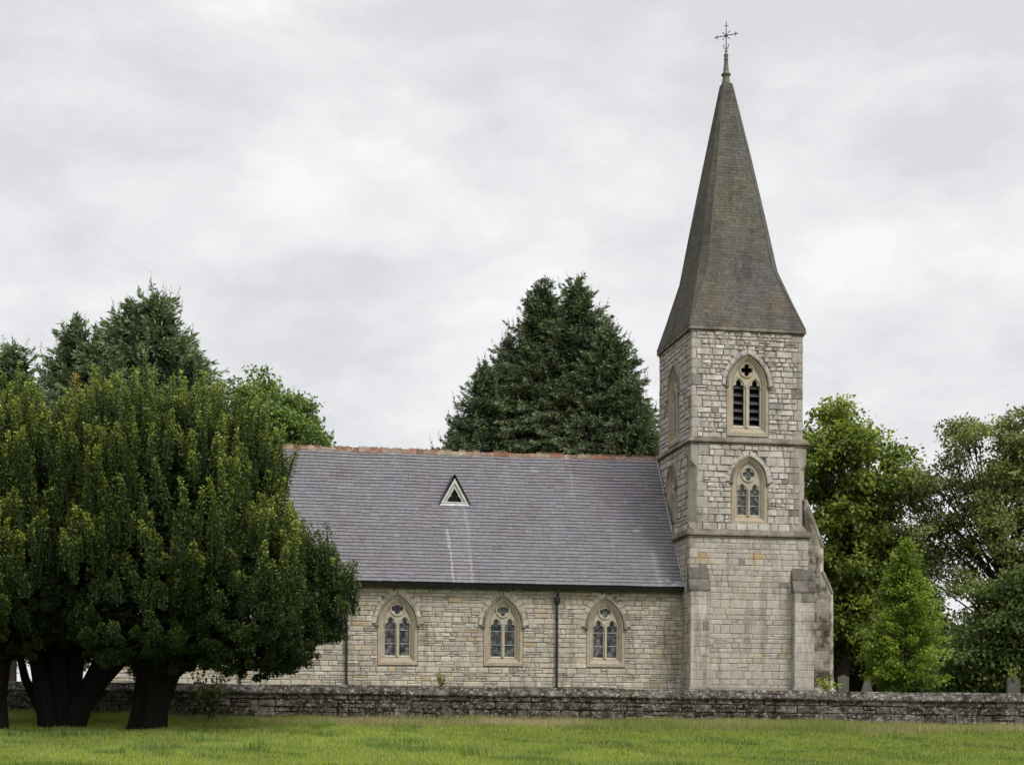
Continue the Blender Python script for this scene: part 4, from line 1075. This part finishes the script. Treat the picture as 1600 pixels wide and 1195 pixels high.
# broadleaf trees
def broadleaf(name, u, Y, E, label, seed, leaf=.16, nleaf=26000, clump=.9, nclump=90, trunk_r=.35, col=((.035, .06, .012), (.13, .19, .03)), cat='tree', group=None, zg=2.5, droopy=.2, hollow=.35, branches=True, squash=.55, open_=0, tw=1.0):
    r = np.random.default_rng(seed); xb = at(u, 1000, Y)[0]
    root = thing(name, (xb, Y, zg), label, cat, group); off = -np.array(root.location)
    mb, tb = MB(), MB(); vol = np.array([e[1][0]*e[1][1]*e[1][2] for e in E]); cl = []; cr_ = []
    for (c, R_), v in zip(E, vol):
        k = max(3, int(nclump*v/vol.sum())); d = r.normal(size=(k, 3)); d /= np.linalg.norm(d, axis=1, keepdims=True)
        rad = np.cbrt(r.uniform(hollow**3, 1, (k, 1))); cl.append(np.array(c)+d*rad*(np.array(R_)-.35*clump)); cr_.append(np.full(k, clump)*r.uniform(.55, 1.25, k))
    cl, cr_ = np.concatenate(cl), np.concatenate(cr_); k = len(cl)
    top = max(c[2]+R_[2] for c, R_ in E); cx = np.mean([c[0] for c, _ in E]); H = top-zg
    tp = [np.array((xb, Y, zg-.1)), np.array((xb+(cx-xb)*.2, Y, zg+H*.3)), np.array((xb+(cx-xb)*.6, Y, zg+H*.6)), np.array((cx, Y, zg+H*.78))]
    tb.tube(tp, [trunk_r, trunk_r*.8, trunk_r*.45, .04], n=12)
    if branches:
        for i in range(k):
            if r.random() < .45: continue
            c = cl[i]; h = np.clip((c[2]-zg)*r.uniform(.4, .8), 1.2, H*.76); t = h/H
            q = np.interp(h, [0, H*.3, H*.6, H*.78], [0, 1, 2, 3]); j = min(2, int(q)); s = tp[j]+(tp[j+1]-tp[j])*(q-j)
            mid_ = s*.5+c*.5+np.array((0, 0, .1))*H*.3*r.uniform(-.3, 1)
            rb = trunk_r*.20*(1-.5*t)
            ts = np.linspace(0, 1, 7)[:, None]; pts = s*(1-ts)**2+2*mid_*ts*(1-ts)+c*ts**2+r.normal(size=(7, 3))*.06; pts[:, 2] = np.minimum(pts[:, 2], c[2]+.1)
            tb.tube(pts, list(np.linspace(rb, .015, 7)), n=5, caps=False)
            for _ in range(3):
                e_ = c+r.uniform(-1, 1, 3)*cr_[i]*.6; tb.tube([pts[4], (pts[5]+e_)/2, e_], [.02, .014, .006], n=4, caps=False)
    # leaves gathered in sprigs within each clump
    w = cr_**2; per = np.maximum(20, (nleaf*w/w.sum()).astype(int)); ci = np.repeat(np.arange(k), per); n = len(ci)
    ns = per//9+1; 
    sid = (r.random(n)*ns[ci]).astype(int)
    key = ci*1000+sid; uk, inv = np.unique(key, return_inverse=True); m = len(uk)
    sd_ = r.normal(size=(m, 3)); sd_ /= np.linalg.norm(sd_, axis=1, keepdims=True); sd_[:, 2] = sd_[:, 2]*squash
    sp_ = cl[uk//1000]+sd_*(cr_[uk//1000]*np.cbrt(r.uniform(.12, 1, m)))[:, None]
    X = sp_[inv]+r.normal(size=(n, 3))*leaf*np.array((.95, .95, .55)); 
    D = (X-cl[ci])*.5/cr_[ci][:, None]+r.normal(size=(n, 3))*.6+np.array((0, 0, -droopy)); Nn = r.normal(size=(n, 3))*.55+np.array((0, -.15, 1.))
    tone = np.clip(.45+.28*r.normal(size=m)[inv]*1.0+.22*r.normal(size=k)[ci]+.12*r.normal(size=n)+.15*sd_[inv][:, 2], 0, 1)
    a, b = np.array(col[0]), np.array(col[1]); C = a+(b-a)*(tone**1.3)[:, None]
    C = C*(1+r.normal(size=(n, 1))*.12)
    ls = leaf*r.uniform(.7, 1.25, n); leaves(mb, X, D, Nn, ls, ls*.62*tw, np.clip(C, .004, .5))
    mb.build('crown', M['leaf'], root, off); tb.build('trunk', M['bark'], root, off)
    return root
broadleaf('leafy_tree', 420, 90, [ell(400, 620, 46, 50, 90, 2.2), ell(440, 650, 48, 52, 90, 2.6), ell(470, 685, 42, 34, 90, 2.0), ell(410, 690, 60, 70, 90, 3)], 'round mid-green leafy tree behind the roof at the edge of the yews', 81, leaf=.26, nleaf=26000, clump=.85, nclump=110, col=((.06, .10, .025), (.21, .29, .075)), droopy=.5)
Yr = 80
broadleaf('sycamore_tree', 1315, Yr, [ell(1312, 740, 62, 88, Yr, 3.6), ell(1300, 665, 34, 36, Yr, 1.6), ell(1362, 690, 28, 48, Yr, 1.5), ell(1310, 640, 12, 20, Yr, .6), ell(1400, 768, 46, 60, Yr, 2.6), ell(1275, 700, 30, 50, Yr, 2.0), ell(1320, 860, 80, 90, Yr, 3.6), ell(1402, 722, 26, 26, Yr, 1.2), ell(1400, 870, 50, 60, Yr, 2.6), ell(1330, 970, 80, 70, Yr, 3.4)],
          'bright green broad-leaved tree rising right beside the tower, taller than the sapling', 83, leaf=.25, nleaf=48000, clump=.8, nclump=260, trunk_r=.36, col=((.07, .10, .018), (.27, .325, .058)), droopy=.35, hollow=.3)
Yq = 78
broadleaf('leafy_tree', 1590, Yq, [ell(1540, 715, 78, 72, Yq, 3.2), ell(1500, 690, 36, 44, Yq, 1.6), ell(1600, 700, 55, 60, Yq, 2.5), ell(1452, 765, 44, 50, Yq, 2.2), ell(1480, 930, 50, 50, Yq-2, 2), ell(1508, 975, 28, 28, Yq-2, 1.5), ell(1560, 830, 100, 80, Yq, 3.6), ell(1450, 850, 55, 70, Yq, 2.4), ell(1640, 800, 60, 110, Yq, 3)],
          'airy olive-green tree with visible boughs at the right edge of the picture', 84, leaf=.19, nleaf=44000, clump=.72, nclump=250, trunk_r=.36, col=((.075, .095, .032), (.235, .27, .09)), droopy=.3, hollow=.45)
broadleaf('leafy_tree', 1560, 72, [ell(1610, 1000, 95, 90, 72, 2.6), ell(1530, 1040, 90, 52, 72, 2.4), ell(1590, 925, 70, 38, 72, 2)],
          'dark leafy tree low behind the right-hand gravestone', 85, leaf=.22, nleaf=42000, clump=.95, nclump=150, trunk_r=.3, col=((.05, .072, .022), (.155, .195, .055)))
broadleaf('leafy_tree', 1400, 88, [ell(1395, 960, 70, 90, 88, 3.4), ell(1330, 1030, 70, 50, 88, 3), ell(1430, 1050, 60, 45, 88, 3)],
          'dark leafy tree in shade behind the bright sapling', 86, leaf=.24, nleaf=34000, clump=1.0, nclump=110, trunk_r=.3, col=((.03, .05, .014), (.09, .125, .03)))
broadleaf('leafy_tree', 60, 80, [ell(90, 985, 95, 75, 80, 3.4), ell(0, 975, 80, 80, 80, 3.2)],
          'pale leafy tree glimpsed through the gaps under the yews', 87, leaf=.22, nleaf=9000, clump=.9, nclump=50, trunk_r=.3, col=((.03, .05, .012), (.10, .14, .035)))
def woodland():
    r = np.random.default_rng(95); mb = MB(); E = []
    for i in range(46):
        u = 1230+i*12+r.uniform(-8, 8); Y = r.uniform(100, 112); vt = np.interp(u, [1230, 1400, 1470, 1530, 1600, 1760], [900, 915, 985, 990, 930, 900])+r.uniform(-14, 22)
        top = at(u, vt, Y)[2]; R_ = r.uniform(1.2, 2.2); z = 2.6
        while z < top: E.append((np.array((at(u, 1000, Y)[0]+r.normal()*.5, Y+r.normal()*.6, min(z, top-R_*.7))), R_)); z += R_*.9
    for c, R_ in E:
        n = int(330*R_); d = r.normal(size=(n, 3)); d /= np.linalg.norm(d, axis=1, keepdims=True); X = c+d*R_*r.uniform(.75, 1.05, (n, 1))
        t = np.clip(.4+.3*r.normal(size=(n, 1))+.2*r.normal(), 0, 1); C = np.array((.03, .048, .014))*(1-t)+np.array((.10, .135, .035))*t
        leaves(mb, X, d+r.normal(size=(n, 3)), r.normal(size=(n, 3))+np.array((0, 0, 1)), r.uniform(.22, .42, n), r.uniform(.14, .26, n), C)
    tag(mb.build('woodland', M['leaf']), 'dark belt of woodland far behind the trees right of the church', 'woodland', kind='stuff')
woodland()
# bright young tree
Ys = 62
def cone_tree():
    r = np.random.default_rng(90); p = at(1415, 842, Ys); zg = 2.55; H = p[2]-zg
    root = thing('young_tree', (p[0], Ys, zg), 'bright yellow-green conical young tree behind the wall right of the tower', 'tree'); off = -np.array(root.location)
    mb, tb = MB(), MB(); tb.tube([(p[0], Ys, zg-.1), (p[0]+.05, Ys, zg+H*.5), (p[0], Ys, zg+H-.1)], [.09, .06, .01], n=8)
    X, D, T_ = [], [], []
    z = .35
    while z < H-.1:
        d = H-z; R_ = 1.75*min(1, (d/H)**.72*1.2)*(1.0 if z > .8 else .9)
        for b in range(6 if d > .8 else 3):
            a = r.uniform(0, 6.28); Rb = R_*r.uniform(.5, 1.12); q0 = np.array((p[0], Ys, zg+z)); q1 = q0+np.array((math.cos(a)*Rb, math.sin(a)*Rb, Rb*r.uniform(.1, .45)))
            tb.tube([q0, (q0+q1)/2+np.array((0, 0, .05)), q1], [.018, .012, .005], n=4, caps=False)
            m = int(40+Rb*62); s = r.uniform(.2, 1.03, m)**.7; pos = q0+(q1-q0)*s[:, None]+r.normal(size=(m, 3))*np.array((.13, .13, .08))
            X.append(pos); D.append((q1-q0)/max(Rb, .1)+r.normal(size=(m, 3))*.7); T_.append(np.clip(.25+.5*s+.2*r.normal()+.15*r.normal(size=m), 0, 1))
        z += .15
    X, D, T_ = np.concatenate(X), np.concatenate(D), np.concatenate(T_); n = len(X)
    a, b = np.array((.065, .10, .014)), np.array((.235, .30, .045)); C = (a+(b-a)*(T_**1.3)[:, None])*(1+r.normal(size=(n, 1))*.12)
    ls = r.uniform(.09, .17, n); leaves(mb, X, D, r.normal(size=(n, 3))*.6+np.array((0, -.2, 1)), ls, ls*.6, np.clip(C, .004, .6))
    mb.build('crown', M['leaf'], root, off); tb.build('trunk', M['bark'], root, off)
cone_tree()

# weeds and saplings
def weed(name, u, v, Y, w, h, n, label, c0, c1, leaf=.08, seed=1, stems=5, cat='plant'):
    r = np.random.default_rng(seed); p = at(u, v, Y); root = thing(name, tuple(p), label, cat); mb, tb = MB(), MB(); off = -p
    for i in range(stems):
        e_ = p+np.array((r.uniform(-.5, .5)*w, r.uniform(-.3, .3)*w, h*r.uniform(.6, 1))); tb.tube([p+np.array((r.uniform(-.1, .1)*w, 0, -.02)), (p+e_)/2+r.normal(size=3)*.03, e_], [.012, .008, .004], n=4)
        m = n//stems; s = r.uniform(.25, 1, m)[:, None]; X = p+(e_-p)*s+r.normal(size=(m, 3))*np.array((w*.16, w*.12, h*.07)); t = r.random((m, 1))
        ls = leaf*r.uniform(.7, 1.3, m); leaves(mb, X, r.normal(size=(m, 3))+np.array((0, 0, .4)), r.normal(size=(m, 3))*.7+np.array((0, -.3, 1)), ls, ls*.6, (np.array(c0)*(1-t)+np.array(c1)*t))
    mb.build('leaves', M['leaf'], root, off); tb.build('stem', M['bark'], root, off)
weed('weed', 688, 1072, 50.35, .36, .48, 130, 'small yellow-green weed growing on top of the wall below the nave windows', (.09, .11, .02), (.26, .25, .045), seed=1)
weed('weed', 1292, 1082, 50.8, .75, .5, 240, 'bright yellow-green weeds at the foot of the right tower buttress', (.10, .15, .02), (.34, .38, .04), seed=2, stems=8)
weed('weed', 1583, 1066, 59.5, .45, .62, 110, 'pale green shoot standing up behind the right-hand gravestone', (.12, .16, .03), (.27, .32, .06), seed=3)
weed('bush', 330, 1122, 49.2, .95, 1.75, 420, 'scrubby dark bush against the wall right of the thick yew trunk', (.03, .045, .012), (.09, .11, .022), leaf=.12, seed=4, stems=11)
weed('bush', 245, 1132, 49.4, 1.0, .8, 260, 'low yellowish scrub behind the thick yew trunk', (.05, .07, .015), (.14, .16, .03), leaf=.1, seed=5, stems=9)
weed('bush', 316, 1092, 49.55, .45, .38, 120, 'pale ivy tuft clinging to the wall coping beside the thick yew trunk', (.09, .12, .03), (.2, .22, .05), leaf=.09, seed=6, stems=6)

# gravestones
def gravestone(u, vt, w, label, Y, kind):
    p = at(u, vt, Y); zg = 2.48; h = p[2]-zg; W = w/FPX*Y/2; y = Y; x = p[0]; b = MB()
    if kind == 'shoulder': prof = [(-W, 0), (W, 0), (W, h-.11), (W*.72, h-.05), (W*.45, h-.06), (W*.2, h), (-W*.2, h), (-W*.45, h-.06), (-W*.72, h-.05), (-W, h-.11)]
    elif kind == 'taper': prof = [(-W*1.2, 0), (W*1.2, 0), (W*1.05, h*.5), (W*.42, h), (-W*.42, h), (-W*1.05, h*.5)]
    else: prof = [(-W, 0), (W, 0), (W, h*.84), (W*.6, h*.97), (W*.3, h), (-W*.3, h), (-W*.6, h*.97), (-W, h*.84)]
    fr = [(x+a, y-.07, zg+z) for a, z in prof]; bk = [(x+a, y+.07, zg+z) for a, z in prof]; c = (x, y-.085, zg+h*.5)
    b.loft([fr, bk], (.115, .11, .095)); o = b.build('gravestone', M['weather'], None, (-x, -y, -zg)); o.location = (x, y, zg)
    tag(o, label, 'gravestone', 'gravestones behind the wall')
gravestone(1317.5, 1054, 17, 'upright shouldered gravestone beside the right tower buttress', 60, 'shoulder')
gravestone(1354.5, 1062, 16, 'short tapering gravestone with a narrow top left of the bright young tree', 60, 'taper')
gravestone(1583.5, 1057, 20, 'broad rounded gravestone behind the wall near the right edge', 60, 'round')
